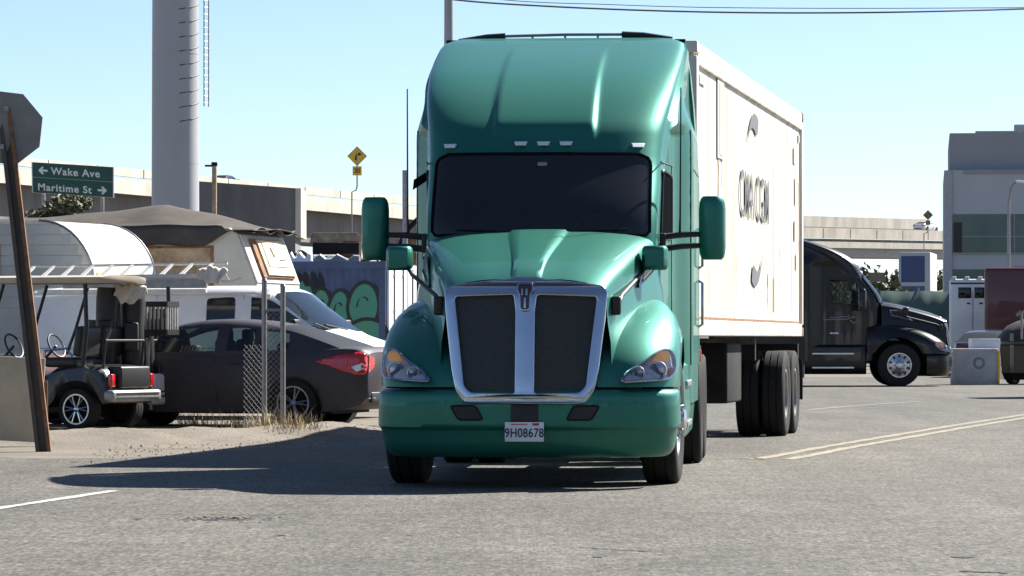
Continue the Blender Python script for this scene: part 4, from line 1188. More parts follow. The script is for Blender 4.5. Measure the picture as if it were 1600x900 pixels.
# ladder lying along the van roof, with rags tied at its end
e1, e2 = at(20, 436, 55.6), at(330, 431, 54.6)
lad = thing('ladder', 'pale extension ladder lying flat along the white van roof', 'ladder', (0, 0, 0))
d = (e2 - e1); dn = d.normalized(); acr = Vector((0.12, 0.30, 0.185))
g = MB(); g.tube([e1, e2], .04, seg=6); g.build('rail', M['rack'], lad)
g = MB(); g.tube([e1 + acr, e2 + acr + dn * .1], .022, seg=6); g.build('rail', M['rack'], lad)
for k in range(10):
    p = e1 + d * (k + .5) / 10
    g = MB(); g.prism([p - dn * .05, p + dn * .02, p + dn * .06 + acr, p + dn * .01 + acr], (0, .0, .02)); g.build('rung', M['rack'], lad)
g = MB(); g.box(e1.lerp(e2, .62) + Vector((0, -.03, -.10)), (d.length * .72, .04, .13), rot=Matrix.Rotation(math.atan2(d.y, d.x), 3, 'Z')); g.build('side_channel', M['galv'], lad)
g = MB(); g.box(e1.lerp(e2, .55) + Vector((0, .06, -.20)), (d.length * .85, .05, .05), rot=Matrix.Rotation(math.atan2(d.y, d.x), 3, 'Z')); g.build('lower_rail', M['rack'], lad)


def rag(name, label, c, size, seed, m, drape=0.5, yaw=0):
    """a cloth thrown over a rail: short flap behind, longer folded flap in front"""
    r2 = random.Random(seed); secs = []; ph = [r2.uniform(0, 6) for _ in range(8)]
    for i in range(27):
        u = i / 26 * 2 - 1; row = []
        hem = drape * (1 + .18 * sin(u * 3 + ph[0]) + .08 * sin(u * 8 + ph[1])) * (1 - .25 * abs(u)**3)
        for j in range(15):
            v = j / 14
            top = .015 * sin(u * 6 + ph[2]) + .008 * sin(u * 13 + ph[3]) - .04 * u * u
            if v < .3: p = (u * size[0], lerp(size[1], .02, v / .3), top - .10 * (1 - v / .3))
            else:
                q = (v - .3) / .7; fold = .016 * sin(u * 7 + ph[4] + q * 1.2) + .007 * sin(u * 15 + ph[5])
                p = (u * size[0] * (1 - .14 * q) + .02 * sin(q * 5 + ph[6]), -.04 - .05 * sin(q * 1.6) + fold * (.3 + q), top - hem * q)
            row.append(Vector(c) + Matrix.Rotation(R(yaw), 3, 'Z') @ Vector(p))
        secs.append(row)
    g = MB(); g.loft(secs); o = g.build(name, m, None, ang=60, solid=.008)
    return tag(o, label, 'cloth')


rag('rag', 'crumpled pale cloth tied over the ladder end above the white van', at(331, 416, 54.3), (.21, .22, .5), 3, M['cloth'], .22, 10)
g = MB(); g.tube([at(340, 420, 54.4), at(352, 428, 54.4), at(358, 438, 54.4), at(345, 440, 54.4)], .015, seg=6); g.tube([at(335, 437, 54.4), at(357, 440, 54.4), at(380, 434, 54.4)], .012, seg=6)
tag(g.build('strap', M['cloth'], None), 'loose pale strap hanging from the cloth at the ladder end', 'strap')

# ------------------------------------------------------------------ old travel trailer (local: front +x)
tr = thing('travel_trailer', 'old white travel trailer with a rounded sunlit front beyond the ladder', 'trailer', at(196, 528, 60.0) * 1, -20)
tr.location.z = 0; tr.location.x = at(196, 0, 60).x
prof = []
for a in range(0, 91, 9): prof.append((-.95 + .95 * sin(R(a)) * 1.0, 2.05 + .98 * cos(R(a))))
prof = [(-6.2, 3.03), (-6.2, 0.5)][::-1] + prof[0:1] + prof[1:] + [(0.05, 1.7), (-.02, 1.2), (-.25, .75), (-.5, .5)]
g = MB(); g.loft([[(x, s * 1.12, z) for x, z in prof] for s in (-1, 1)], closed=True, cap0=True, cap1=True); tb = g.build('body', M['rvwhite'], tr, ang=30)
g = MB()
for k in range(14):
    z = .75 + k * .165
    xe = -.02 if z < 2.1 else -.95 + .93 * sqrt(max(0, 1 - ((z - 2.05) / .98)**2))
    if z < 2.98: g.box(((-6.15 + xe - .12) / 2, -1.128, z), (xe - .12 + 6.15, .012, .150))
g.build('siding', M['rvside'], tr, smooth=False, bevel=.005)
for (x, z, a, b2, m) in ((-2.0, 2.35, .75, .62, 'lumber'), (-3.8, 2.3, .9, .6, 'smokeglass')):
    g = MB(); g.box((x, -1.14, z), (a, .03, b2), bev=.01); g.build('window', M[m], tr)
g = MB(); g.box((.03, 0, 1.78), (.02, 1.5, .6), rot=Matrix.Rotation(0, 3, 'Y'), bev=.03); g.build('front_panel', M['rvwhite'], tr)
for s in (-1, 1):
    g = MB(); g.tube([(x, s * 1.13, z) for x, z in prof[2:13]], .022, seg=6); g.build('edge_trim', M['alu'], tr)
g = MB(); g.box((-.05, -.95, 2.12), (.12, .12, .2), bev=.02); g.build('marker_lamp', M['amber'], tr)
for s in (-1, 1): make_wheel(tr, (-3.2, s * .95, .36), .36, .2, 1, 'car', rin=.2, steer=90 * s)
g = MB(); g.tube([(-.4, 0, .5), (.9, 0, .45)], .05); g.build('tow_bar', M['black'], tr)

# ------------------------------------------------------------------ motorhome under a brown tarp (local: front +x)
mh = thing('motorhome', 'pale motorhome with a boarded cab-over front under the brown tarp', 'motorhome', (0, 0, 0), -15)
p = at(432, 440, 62.5); mh.location = (p.x, p.y, 0)
g = MB(); hp = [(-6.2, .5), (-1.0, .5), (-1.0, 1.55), (0.02, 1.88), (0.04, 2.05), (-0.28, 2.88), (-.45, 2.98), (-6.2, 3.0)]
g.loft([[(x, s * 1.12, z) for x, z in hp] for s in (-1, 1)], closed=True, cap0=True, cap1=True); g.build('body', M['rvside'], mh, ang=30, bevel=.02)
fn = Vector((.83, 0, .32)).normalized(); fu = Vector((-.32, 0, .83)).normalized()
fo = Vector((0.035, 0, 2.06))


def fpt(y, h, o): return fo + fu * h + fn * o + Vector((0, y, 0))


g = MB(); g.prism([fpt(-1.1, .02, .003), fpt(1.1, .02, .003), fpt(1.1, .86, .003), fpt(-1.1, .86, .003)], fn * .02); g.build('front_skin', M['rvwhite'], mh, bevel=.005)
g = MB(); g.prism([fpt(-.78, .10, .024), fpt(.84, .10, .024), fpt(.84, .78, .024), fpt(-.78, .78, .024)], fn * .04); fr = g.build('front_hatch', M['rust'], mh, bevel=.005)
g = MB(); g.prism([fpt(-.58, .13, .065), fpt(.82, .13, .065), fpt(.82, .76, .065), fpt(-.58, .76, .065)], fn * .03); bd = g.build('board', M['wood'], fr, bevel=.008)
g = MB(); g.prism([fpt(-.42, .28, .096), fpt(.70, .28, .096), fpt(.70, .70, .096), fpt(-.42, .70, .096)], fn * .012); g.build('board_inset', M['wood'], bd, bevel=.004)
g = MB(); g.tube([fpt(-.1, .62, .115), fpt(-.05, .45, .115), fpt(.1, .52, .115)], .012, seg=5); g.tube([fpt(.2, .40, .115), fpt(.5, .42, .115)], .012, seg=5); g.build('scratch', M['lumber'], bd)
g = MB(); g.box((-1.75, -1.127, 2.32), (2.1, .02, .74), bev=.006); wf = g.build('window', M['rust'], mh)
g = MB(); g.box((-2.45, -1.142, 2.32), (.60, .012, .66)); g.build('pane', M['dglass'], wf, smooth=False)
g = MB(); g.box((-1.42, -1.142, 2.32), (1.34, .012, .66)); g.build('curtain', M['lumber'], wf, smooth=False)
g = MB(); g.box((-.7, 0, 1.0), (1.0, 1.9, .9), bev=.1); g.build('cab', M['rvwhite'], mh)
for s in (-1, 1):
    for x in (-.75, -4.4): make_wheel(mh, (x, s * .9, .38), .38, .23, 1, 'car', rin=.21, steer=90 * s)


def tarp_z(x, y):
    ridge = interp([(-6.6, 3.10), (-5.5, 3.15), (-3.6, 3.24), (-1.9, 3.40), (-1.1, 3.24), (-.5, 3.09), (-.1, 2.98)], x)
    return lerp(ridge, 3.02 if x < -.5 else 2.93, min(1, abs(y) / 1.15)**1.3) + .010 * sin(x * 5 + y * 3)


tarp = thing('tarp', 'brown tarp draped over the motorhome roof', 'tarp', mh.location, -15)
g = MB(); secs = []
for k in range(67):
    x = -6.6 + k * 0.1
    secs.append([(x, y, tarp_z(x, y)) for y in [-1.24 + j * .124 for j in range(21)]])
g.loft(secs); g.build('top_sheet', M['tarp'], tarp, ang=70, solid=.012)
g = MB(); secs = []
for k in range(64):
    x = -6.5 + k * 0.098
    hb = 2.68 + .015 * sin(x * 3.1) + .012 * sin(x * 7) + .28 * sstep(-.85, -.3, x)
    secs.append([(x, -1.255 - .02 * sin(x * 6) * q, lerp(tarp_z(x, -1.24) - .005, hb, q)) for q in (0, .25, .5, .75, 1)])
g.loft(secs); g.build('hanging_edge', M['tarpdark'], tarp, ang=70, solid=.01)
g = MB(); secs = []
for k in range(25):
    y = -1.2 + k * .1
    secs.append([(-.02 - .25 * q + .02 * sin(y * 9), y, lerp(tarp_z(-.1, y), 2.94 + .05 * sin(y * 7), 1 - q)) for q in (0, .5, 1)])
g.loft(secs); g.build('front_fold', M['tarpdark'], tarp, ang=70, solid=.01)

# ------------------------------------------------------------------ golf carts (local: forward +x, origin under the rear axle)


def make_cart(label, loc, rz, body, rear, bag_m, roofed=True, plate_col=None):
    t = thing('golf_cart', label, 'golf cart', loc, rz, 'golf carts parked in the dirt lot')
    secs = []
    prof = [(-.46, .40, .52), (-.45, .36, .62), (-.40, .34, .74), (-.3, .34, .81), (-.1, .34, .84), (.15, .34, .82), (.35, .32, .78), (.5, .30, .72), (.62, .28, .66)]
    xs = [-.46, -.45, -.42, -.38, -.34, -.3, -.26, -.2, -.1, 0, .1, .2, .28, .34, .42, .5, .62]
    for x in xs:
        zl = interp([(a, b) for a, b, c in prof], x); zt = interp([(a, c) for a, b, c in prof], x)
        q = .36**2 - x * x; arch = max(zl, .28 + sqrt(q)) if q > 0 else zl
        wd = interp([(-.46, .50), (-.4, .56), (-.2, .60), (.62, .60)], x)
        half = [(0, zl), (wd * .7, zl), (wd * .98, arch), (wd, max(arch, min(zt - .06, .6))), (wd * .96, zt - .04), (wd * .86, zt), (0, zt + .005)]
        secs.append([(x, y, z) for y, z in half] + [(x, -y, z) for y, z in half[1:-1][::-1]])
    g = MB(); g.loft(secs, closed=True, cap0=True, cap1=True); g.build('rear_body', body, t, ang=40)
    g = MB(); g.box((1.0, 0, .26), (1.1, 1.1, .10), bev=.02); g.build('floor', M['black'], t)
    g = MB(); secs = []
    for x, zl, zt, wd in ((1.45, .3, .95, .50), (1.5, .28, .96, .54), (1.62, .3, .88, .56), (1.85, .36, .72, .52), (2.0, .42, .6, .42)):
        half = [(0, zl), (wd, zl + .05), (wd, lerp(zl, zt, .7)), (wd * .85, zt), (0, zt + .02)]
        secs.append([(x, y, z) for y, z in half] + [(x, -y, z) for y, z in half[1:-1][::-1]])
    g.loft(secs, closed=True, cap0=True, cap1=True); g.build('front_cowl', body, t, ang=40)
    # rear bumper strip and bag well
    g = MB(); g.box((-.48, 0, .44), (.16, 1.16, .15), bev=.04); bm2 = g.build('rear_bumper', rear, t)
    g = MB(); g.box((-.563, 0, .47), (.008, 1.0, .02)); g.box((-.563, 0, .41), (.008, 1.0, .02)); g.build('bumper_groove', M['black'], bm2, smooth=False)
    g = MB(); g.box((-.42, 0, .68), (.22, .70, .28), bev=.03); g.build('bag_well', M['black'], t)
    for s in (-1, 1):
        g = MB(); g.box((-.455, s * .46, .64), (.07, .10, .17), bev=.02); g.build('tail_light', M['redlens'], t)
    if plate_col:
        g = MB(); g.box((-.50, 0, .50), (.13, 1.14, .42), bev=.05); g.build('rear_panel', M['whitecar'], t)
        g = MB(); g.box((-.575, -.12, .60), (.012, .40, .16), bev=.004); g.build('rear_sticker', M['plate'], t)
        g = MB(); g.box((-.584, -.15, .60), (.006, .16, .07)); g.build('sticker_mark', M['ink'], t)
    # seat, backrests, frame, steering
    g = MB(); g.box((.32, 0, .87), (.5, 1.02, .13), bev=.05); g.build('seat', M['vinyl'], t)
    for y in (-.27, .27):
        g = MB(); g.box((.04, y, 1.14), (.12, .50, .40), rot=Matrix.Rotation(R(-8), 3, 'Y'), bev=.055); g.build('backrest', M['vinyl'], t)
    for s in (-1, 1):
        g = MB(); g.tube([(-.05, s * .52, .78), (-.12, s * .53, 1.3), (-.10, s * .53, 1.88)], .028, seg=8); g.build('roof_post', M['black'], t)
        g = MB(); g.tube([(1.55, s * .50, .9), (1.38, s * .50, 1.3), (1.18, s * .50, 1.88)], .022, seg=8); g.build('windshield_post', M['black'], t)
        for x in (0, 1.68): make_wheel(t, (x, s * .50, .27), .27, .21, 1, 'cart', rin=.195, steer=90 * s)
        g = MB(); g.tube([(.55, s * .5, .85), (.52, s * .53, 1.02), (.2, s * .53, 1.05), (.1, s * .52, .95)], .016, seg=6); g.build('arm_rail', M['chrome'], t)
    g = MB(); g.tube([(1.42, .27, .85), (1.18, .27, 1.08)], .018, seg=6)
    ring = []
    for k in range(20):
        a = 2 * pi * k / 20; ring.append(Vector((1.18, .27, 1.08)) + Vector((.45 * .17 * cos(a), .17 * sin(a) * 1.0, .17 * cos(a) * .9)))
    g.tube(ring, .014, seg=6, closed=True); g.build('steering_wheel', M['black'], t)
    g = MB(); g.tube([(-.32, -.45, .78), (-.36, -.45, 1.15), (-.36, .45, 1.15), (-.32, .45, .78)], .018, seg=6); g.build('bag_rail', M['black'], t)
    if roofed:
        g = MB(); secs = []
        for x, k in ((-.34, .88), (-.30, .96), (0, 1), (1.2, 1), (1.4, .97), (1.46, .9)):
            secs.append([(x, s * .60 * k, z) for s, z in ((-1, 1.89), (-.98, 1.96), (-.6, 1.985), (0, 1.99), (.6, 1.985), (.98, 1.96), (1, 1.89))])
        g.loft(secs, cap0=True, cap1=True); g.build('roof', M['cream'], t, ang=50, solid=.015)
    return t


c1 = at(128, 672, 48.4)
make_cart('black golf cart with chrome wheels and a cream roof in the dirt lot', (c1.x + .19, 48.95, 0.0), 180 - 27, M['cartblack'], M['galv'], M['vinyl'])
c2 = at(205, 665, 51.2)
make_cart('maroon golf cart with a pale bumper and no roof behind the black cart', (c2.x + .16, 50.9, 0.0), 180 - 27, M['cartmaroon'], M['whitecar'], M['vinyl'], roofed=False, plate_col=True)
# golf bags and crate on the cart backs


def golf_bag(label, p0, p1, r, m, seed):
    t = thing('golf_bag', label, 'golf bag', (0, 0, 0)); p0, p1 = Vector(p0), Vector(p1)
    g = MB(); g.tube([p0, p0.lerp(p1, .1), p0.lerp(p1, .5), p0.lerp(p1, .85), p1], [r * .9, r, r * .95, r * 1.05, r * 1.0], seg=14); g.build('bag', m, t)
    g = MB(); q = Vector((.0, -r * .9, 0)); g.box(p0.lerp(p1, .4) + q, (r * 1.2, r * .7, (p1 - p0).length * .4), bev=.03); g.build('pocket', m, t)
    return t


golf_bag('upright dark golf bag standing on the back of the black golf cart', at(163, 575, 49.25), at(170, 450, 49.3), .15, M['vinyl'], 1)
golf_bag('dark golf bag nearest the black crate, under the pale draped cloth', at(206, 572, 49.5), at(208, 458, 49.5), .16, M['vinyl'], 2)
golf_bag('stout black golf bag beside the black crate', at(228, 580, 50.3), at(226, 478, 50.3), .12, M['vinyl'], 4)
golf_bag('short black golf bag at the front of the bag row on the cart', at(146, 575, 49.6), at(150, 500, 49.6), .11, M['vinyl'], 5)
golf_bag('slim grey golf bag leaning between the two dark golf bags', at(187, 575, 49.7), at(189, 470, 49.7), .09, M['galv'], 3)
rag('cloth', 'pale draped cloth hanging over the golf bags', at(203, 442, 49.2), (.21, .22, .6), 8, M['cloth'], .24, 0)
cr = thing('crate', 'black slatted crate hung behind the golf carts', 'crate', at(250, 526, 50.0), -25)
g = MB(); g.box((0, 0, .02), (.38, .3, .03)); g.build('crate_floor', M['black'], cr, smooth=False)
g = MB()
for k in range(7):
    x = -.18 + k * .06
    for y in (-.15, .15): g.box((x, y, .22), (.028, .012, .40))
for k in range(5):
    for x in (-.19, .19): g.box((x, -.12 + k * .06, .22), (.012, .028, .40))
g.build('slats', M['galv'], cr, smooth=False)
g = MB()
for z in (.06, .43):
    g = MB(); g.box((0, -.153, z), (.40, .016, .07)); g.box((0, .153, z), (.40, .016, .07)); g.box((-.195, 0, z), (.016, .3, .07)); g.box((.195, 0, z), (.016, .3, .07)); g.build('rim', M['black'], cr, smooth=False)
g = MB(); g.box((0, .05, .2), (.3, .12, .34)); g.build('crate_lining', M['vinyl'], cr, smooth=False)
gp = thing('support_post', 'pale post holding the black crate above the carts', 'post', (0, 0, 0))
g = MB(); g.tube([at(230, 527, 50.1), at(231, 572, 50.1), at(236, 640, 50.1)], .022, seg=6); g.build('post', M['galv'], gp)
for i, (px, py, sc, lb) in enumerate(((216, 664, .30, 'pale wheel block on the dirt under the carts, the longer one'), (250, 660, .2, 'small pale wheel block on the dirt beside the sedan'))):
    p = at(px, py, CH * F / (py - HZ)); g = MB(); g.box((0, 0, .045), (sc, .14, .09), rot=Matrix.Rotation(R(-14), 3, 'Z'), bev=.01)
    tag(g.build('wheel_block', M['concgrey'], None, loc=(p.x, p.y, 0)), lb, 'block')

# ------------------------------------------------------------------ stop sign from behind, on a leaning rusty post
ss = thing('stop_sign', 'back of a stop sign on a leaning rusty post at the roadside', 'road sign', (0, 0, 0))
b0, b1 = at(68, 706, 39.3), at(4, 147, 39.6)
b0.z = 0
dv = (b1 - b0).normalized(); across = Vector((1, 0.05, 0)); dep = Vector((0, 1, 0))
g = MB()
for o in (-1,):
    g.prism([b0 + across * (o * .06 - .022), b0 + across * (o * .06 + .018), b1 + across * (o * .05 + .018), b1 + across * (o * .05 - .022)], (0, .06, 0))
g.prism([b0 + across * -.06 + dep * .045, b0 + across * .06 + dep * .045, b1 + across * .05 + dep * .045, b1 + across * -.05 + dep * .045], (0, .012, 0))
g.build('post', M['darkpost'], ss, smooth=False)
o = 1; g = MB(); g.prism([b0 + across * (o * .06 - .022), b0 + across * (o * .06 + .018), b1 + across * (o * .05 + .018), b1 + across * (o * .05 - .022)], (0, .06, 0)); g.build('post_flange', M['rust'], ss, smooth=False)
oc = at(5, 199, 39.5); rO = .405; rot = R(-6)
pts = [oc + Vector((rO * cos(R(22.5 + 45 * k) + rot), .08 + .12 * cos(R(22.5 + 45 * k)), rO * sin(R(22.5 + 45 * k) + rot))) for k in range(8)]
g = MB(); g.prism(pts, (0, .006, 0)); g.build('sign_back', M['signback'], ss, smooth=False)
g = MB(); g.prism([p * 1.0 + Vector((0, .008, 0)) for p in pts], (0, .003, 0)); g.build('sign_face', M['red'], ss, smooth=False)
g = MB()
for z in (-.2, .2): g.box(oc + Vector((z * .12, .04, z)), (.05, .03, .05))
g.build('bracket', M['galv'], ss, smooth=False)
# tan board leaning by the post
p = at(20, 696, 41.2); tb2 = thing('board', 'tan sheet board standing beside the leaning sign post', 'board', (p.x, p.y, 0), 4)
g = MB(); g.box((0, 0, .52), (.66, .03, .92), rot=Matrix.Rotation(R(3), 3, 'Y'), bev=.006); g.build('sheet', M['tan'], tb2)
g = MB(); g.box((.36, .02, .36), (.035, .035, .72)); g.box((-.25, .02, .3), (.035, .035, .6)); g.build('stake', M['rust'], tb2, smooth=False)

# ------------------------------------------------------------------ chain link fence end with two posts, dry weeds
fn2 = thing('chain_link_fence', 'short piece of chain link fence between two steel posts', 'fence', (0, 0, 0))
q0, q1 = at(413, 438, 46.6), at(442, 447, 46.6)
for q in (q0, q1):
    g = MB(); g.tube([(q.x, q.y, 0), (q.x, q.y, q.z)], .034, seg=10); g.tube([(q.x, q.y, q.z - .005), (q.x, q.y, q.z + .03)], [.040, .025], seg=10); g.build('post', M['galv'], fn2)
g = MB(); g.tube([at(413, 484, 46.6), at(442, 484, 46.6)], .018, seg=6); g.build('rail', M['galv'], fn2)
g = MB()


def chain(x0, x1, z0, z1, y0, y1, cell=.062, r=.0019):
    ww, hh = x1 - x0, z1 - z0
    for sgn in (1, -1):
        k = -hh
        while k < ww:
            a, b = (max(0, k), max(0, -k)), (min(ww, k + hh), min(hh, ww - k))
            if b[0] - a[0] > .01:
                pa, pb = [(x0 + (u if sgn > 0 else ww - u), lerp(y0, y1, (u if sgn > 0 else ww - u) / ww), z0 + v) for u, v in (a, b)]
                g.tube([pa, pb], r, seg=3, cap=False)
            k += cell * 1.15


chain(q0.x, q1.x, .05, 1.53, 46.58, 46.58)
chain(q0.x - .30, q0.x, .05, 1.1, 47.2, 46.58)
g.build('wire_mesh', M['galv'], fn2, weld=False)
r3 = random.Random(11); g = MB()
for i in range(1000):
    cl = r3.choice([(375, 668, .35), (398, 675, .3), (430, 682, .4), (445, 684, .3), (470, 682, .3), (300, 664, .3), (415, 680, .2), (350, 668, .6)])
    Y = CH * F / (cl[1] - HZ) + r3.gauss(0, .35); x = (cl[0] - 800) * Y / F + r3.gauss(0, cl[2] * .45)
    h = abs(r3.gauss(.10, .08)) + .03; a = r3.uniform(0, 2 * pi); ln = r3.uniform(.2, .9) * h
    wv = .0035; p0 = Vector((x, Y, max(0, verge(x, Y) - .02))); tip = p0 + Vector((cos(a) * ln, sin(a) * ln, h)); md2 = p0.lerp(tip, .55) + Vector((0, 0, h * .12)); sv = Vector((-sin(a + .6), cos(a + .6), 0)) * wv
    g.face([g.b.verts.new(v) for v in (p0 - sv, p0 + sv, md2 + sv * .8)]); g.face([g.b.verts.new(v) for v in (p0 - sv, md2 + sv * .8, md2 - sv * .8)]); g.face([g.b.verts.new(v) for v in (md2 - sv * .8, md2 + sv * .8, tip)])
o = g.build('dry_weeds', M['straw'], None, smooth=False, weld=False); o['kind'] = 'stuff'; o['label'] = 'dry straw-coloured weeds at the fence foot'
g = MB()
for i in range(500):
    t = r3.random(); px = lerp(140, 600, t); py = interp([(140, 708), (300, 703), (470, 688), (600, 676)], px) + r3.gauss(0, 7)
    Y = CH * F / (py - HZ); x = (px - 800) * Y / F; s1 = abs(r3.gauss(.006, .006)) + .003
    ph = r3.uniform(0, 6)
    zv = max(.003, verge(x, Y) - .014)
    v = [g.b.verts.new((x + s1 * cos(ph + k * 2 * pi / 5) * r3.uniform(.7, 1.3), Y + s1 * sin(ph + k * 2 * pi / 5), zv)) for k in range(5)]
    tp = g.b.verts.new((x, Y, zv + s1 * .9))
    for k in range(5): g.face([v[k], v[(k + 1) % 5], tp])
M['pebble'] = mat('pebble', (0.17, 0.15, 0.12), .9, var=.4, vscale=20)
o = g.build('gravel', M['pebble'], None, smooth=False, weld=False); o['kind'] = 'stuff'

# ------------------------------------------------------------------ blue container with graffiti, junk on top
gc = thing('storage_container', 'navy storage container with green graffiti and white doors', 'container', at(603, 528, 69.5), -16)
gc.location.z = 0
LG, WG, HG = 6.0, 2.44, 2.59
g = MB(); secs = []
n = 80
pts = []
for k in range(n + 1):
    x = -LG + .08 + (LG - .16) * k / n; ph = k % 4; pts.append((x, -.03 if ph in (0, 1) else .0))
g.loft([[(x, y + .04, .16), (x, y + .04, HG - .12)] for x, y in pts]); g.build('side_wall', M['bluebox'], gc, smooth=False)
g = MB(); g.box((-LG / 2, WG / 2 + .02, HG / 2), (LG - .1, WG - .2, HG - .1)); g.build('shell', M['bluebox'], gc, smooth=False)
g = MB()
for z in (.08, HG - .06): g.box((-LG / 2, .05, z), (LG, .11, .14))
for x in (-.07, -LG + .07): g.box((x, .05, HG / 2), (.13, .12, HG - .28))
g.build('rail', M['bluebox'], gc, smooth=False)
g = MB(); g.box((.012, .62, HG / 2), (.05, 1.10, HG - .1), bev=.008); d1 = g.build('door', M['doorwhite'], gc)
g = MB(); g.box((.012, 1.82, HG / 2), (.05, 1.16, HG - .1), bev=.008); d2 = g.build('door', M['doorwhite'], gc)
for dd, ys in ((d1, (.38, .92)), (d2, (1.5, 2.1))):
    for y in ys:
        g = MB(); g.tube([(.050, y, .12), (.050, y, HG - .12)], .013, seg=8)
        for z in (.3, 1.0, 1.7, 2.35): g.box((.045, y, z), (.025, .06, .05))
        g.build('lock_rod', M['galv'], dd)


def spray(cx, cz, rx, rz_, tilt=0, seg=26, top=2.45):
    out = []
    for k in range(seg):
        a = 2 * pi * k / seg; x, z = rx * cos(a), rz_ * (sin(a) if sin(a) > 0 else sin(a) * .75)
        out.append((cx + x * cos(tilt) - z * sin(tilt), max(.12, cz + x * sin(tilt) + z * cos(tilt))))
    return out


def onside(p, y): return Vector((p[0], y, p[1]))


# bubble letters: filled shapes with a thick dark outline, sprayed on the side (x measured from the door edge)
LET = [(-1.62, 1.92, .22, .34, .1), (-1.27, 1.73, .19, .36, -.05), (-.92, 1.66, .20, .40, -.12), (-.44, 1.74, .29, .46, -.1), (-.38, 1.22, .40, .30, .1), (-1.0, 1.10, .3, .3, .0), (-2.1, 1.5, .38, .6, .1)]
for i, (a, b2, c, d2_, e) in enumerate(LET):
    s1 = spray(a, b2, c + .05, d2_ + .05, e); g = MB(); g.poly([onside(p, .006 - i * .0016) for p in s1]); g.build('graffiti_outline', M['grafblack'], gc, smooth=False)
    s1 = spray(a, b2, c - .02, d2_ - .02, e); g = MB(); g.poly([onside(p, .0052 - i * .0016) for p in s1]); g.build('graffiti_fill', M['grafgreen'], gc, smooth=False)
for i, (a, b2, c, d2_, e) in enumerate(LET[:4]):
    arc = [(a + c * .55 * cos(R(q)), b2 + d2_ * .6 * sin(R(q))) for q in range(-60, 200, 20)]
    w3 = .018
    for nm3, m3, sc3, rng in (('graffiti_stroke', 'grafblack', .42, (5, 13)),):
        arc = [(a + c * sc3 * cos(R(q)), b2 + d2_ * sc3 * sin(R(q))) for q in range(-60, 200, 20)][rng[0]:rng[1]]
        g = MB(); g.loft([[Vector((p[0] - w3, .0035 - i * .0016, p[1])), Vector((p[0] + w3, .0035 - i * .0016, p[1] + w3))] for p in arc]); g.build(nm3, M[m3], gc, smooth=False)
M['smudge'] = mat('soot', (0.02, 0.022, 0.028), .8)
for (a, b2, c, d2_) in ((-1.55, 2.25, .07, .16), (-1.40, 2.22, .06, .20), (-1.25, 2.2, .06, .2), (-1.72, 2.28, .08, .14)):
    g = MB(); g.poly([onside(p, .004) for p in spray(a, b2, c, d2_, .2)]); g.build('graffiti_tag', M['smudge'], gc, smooth=False)

for (px0, px1, y0, y1, dY, m, lb) in ((452, 488, 393, 402, .9, 'doorwhite', 'folded white sheet lying on the navy container edge'), (492, 562, 396, 408, .7, 'galv', 'grey rolled sheet lying on the navy container')):
    p0, p1 = at(px0, y1, 70.5 + dY), at(px1, y0, 70.5 + dY); g = MB()
    sc2 = []
    for k in range(9):
        x = lerp(p0.x, p1.x, k / 8); h = lerp(2.6, max(2.62, p1.z), (.7 + .3 * sin(k * 1.9)))
        sc2.append([(x, 70.9, 2.60), (x, 70.95, h - .03), (x, 71.3, h), (x, 71.6, h - .03), (x, 71.6, 2.60)])
    g.loft(sc2, cap0=True, cap1=True); tag(g.build('sheet', M[m], None), lb, 'sheet')
for i, (px0, px1, py, hh, lb) in enumerate(((487, 553, 366, .07, 'topmost sunlit board of the lumber stack behind the navy container'), (486, 560, 372, .14, 'thick brown board second from the top of the lumber stack'), (488, 531, 378, .06, 'short board under the thick one in the lumber stack'), (490, 556, 388, .22, 'dark timber block at the bottom of the lumber stack'))):
    p0, p1 = at(px0, py, 76), at(px1, py, 76.4); g = MB(); c = (p0 + p1) / 2
    g.box((c.x, c.y + .4, c.z), ((p1 - p0).length, 1.0, hh), rot=Matrix.Rotation(R(r3.uniform(-3, 6)), 3, 'Z'))
    tag(g.build('board', M['lumber'] if i != 3 else M['under'], None, smooth=False, bevel=.006), lb, 'board')
# the base under the lumber stack
p = at(522, 400, 76.5); g = MB(); g.box((p.x, p.y + .4, 1.35), (1.05, 1.2, 2.7), bev=.02); tag(g.build('steel_bin', M['rust'], None), 'rusty steel bin under the lumber stack behind the navy container', 'bin')
# rusty machinery and a sheet behind the truck's mirror
mc = thing('scrap_machine', 'rusty scrap machine with a pale beam beyond the truck mirror', 'machine', at(632, 528, 74), 8); mc.location.z = 0
g = MB(); g.box((0, 0, 1.3), (.75, 1.6, 2.6), bev=.03); g.box((.05, 0, 2.85), (.35, 1.0, .6), bev=.05); g.build('body', M['rust'], mc)
g = MB(); g.box((-.1, -.83, 2.84), (.34, .05, .05), rot=Matrix.Rotation(R(-8), 3, 'Y')); g.box((.24, -.83, 2.86), (.22, .05, .05), rot=Matrix.Rotation(R(-22), 3, 'Y')); g.build('beam', M['doorwhite'], mc)
g = MB(); g.tube([(-.35, -.6, 2.6), (0, -.6, 3.3), (.2, -.6, 3.5)], .05); g.build('arm', M['under'], mc)
# steel post with the dark bracket
p = at(633, 266, 72); g = MB(); g.tube([(p.x, p.y, 0), (p.x, p.y, p.z)], .055, seg=10); tag(g.build('steel_post', M['galv'], None), 'plain grey steel post beside the green truck', 'post')
# dark rain deflector sticking out of the truck's side window
g = MB(); g.loft([[(-1.03, 1.30, 2.60), (-1.13, 1.22, 2.53), (-1.14, 1.22, 2.44), (-1.03, 1.30, 2.52)], [(-1.03, 1.62, 2.64), (-1.12, 1.58, 2.57), (-1.13, 1.58, 2.50), (-1.03, 1.62, 2.56)]], closed=True, cap0=True, cap1=True); g.build('rain_deflector', M['black'], green)

# ------------------------------------------------------------------ plants


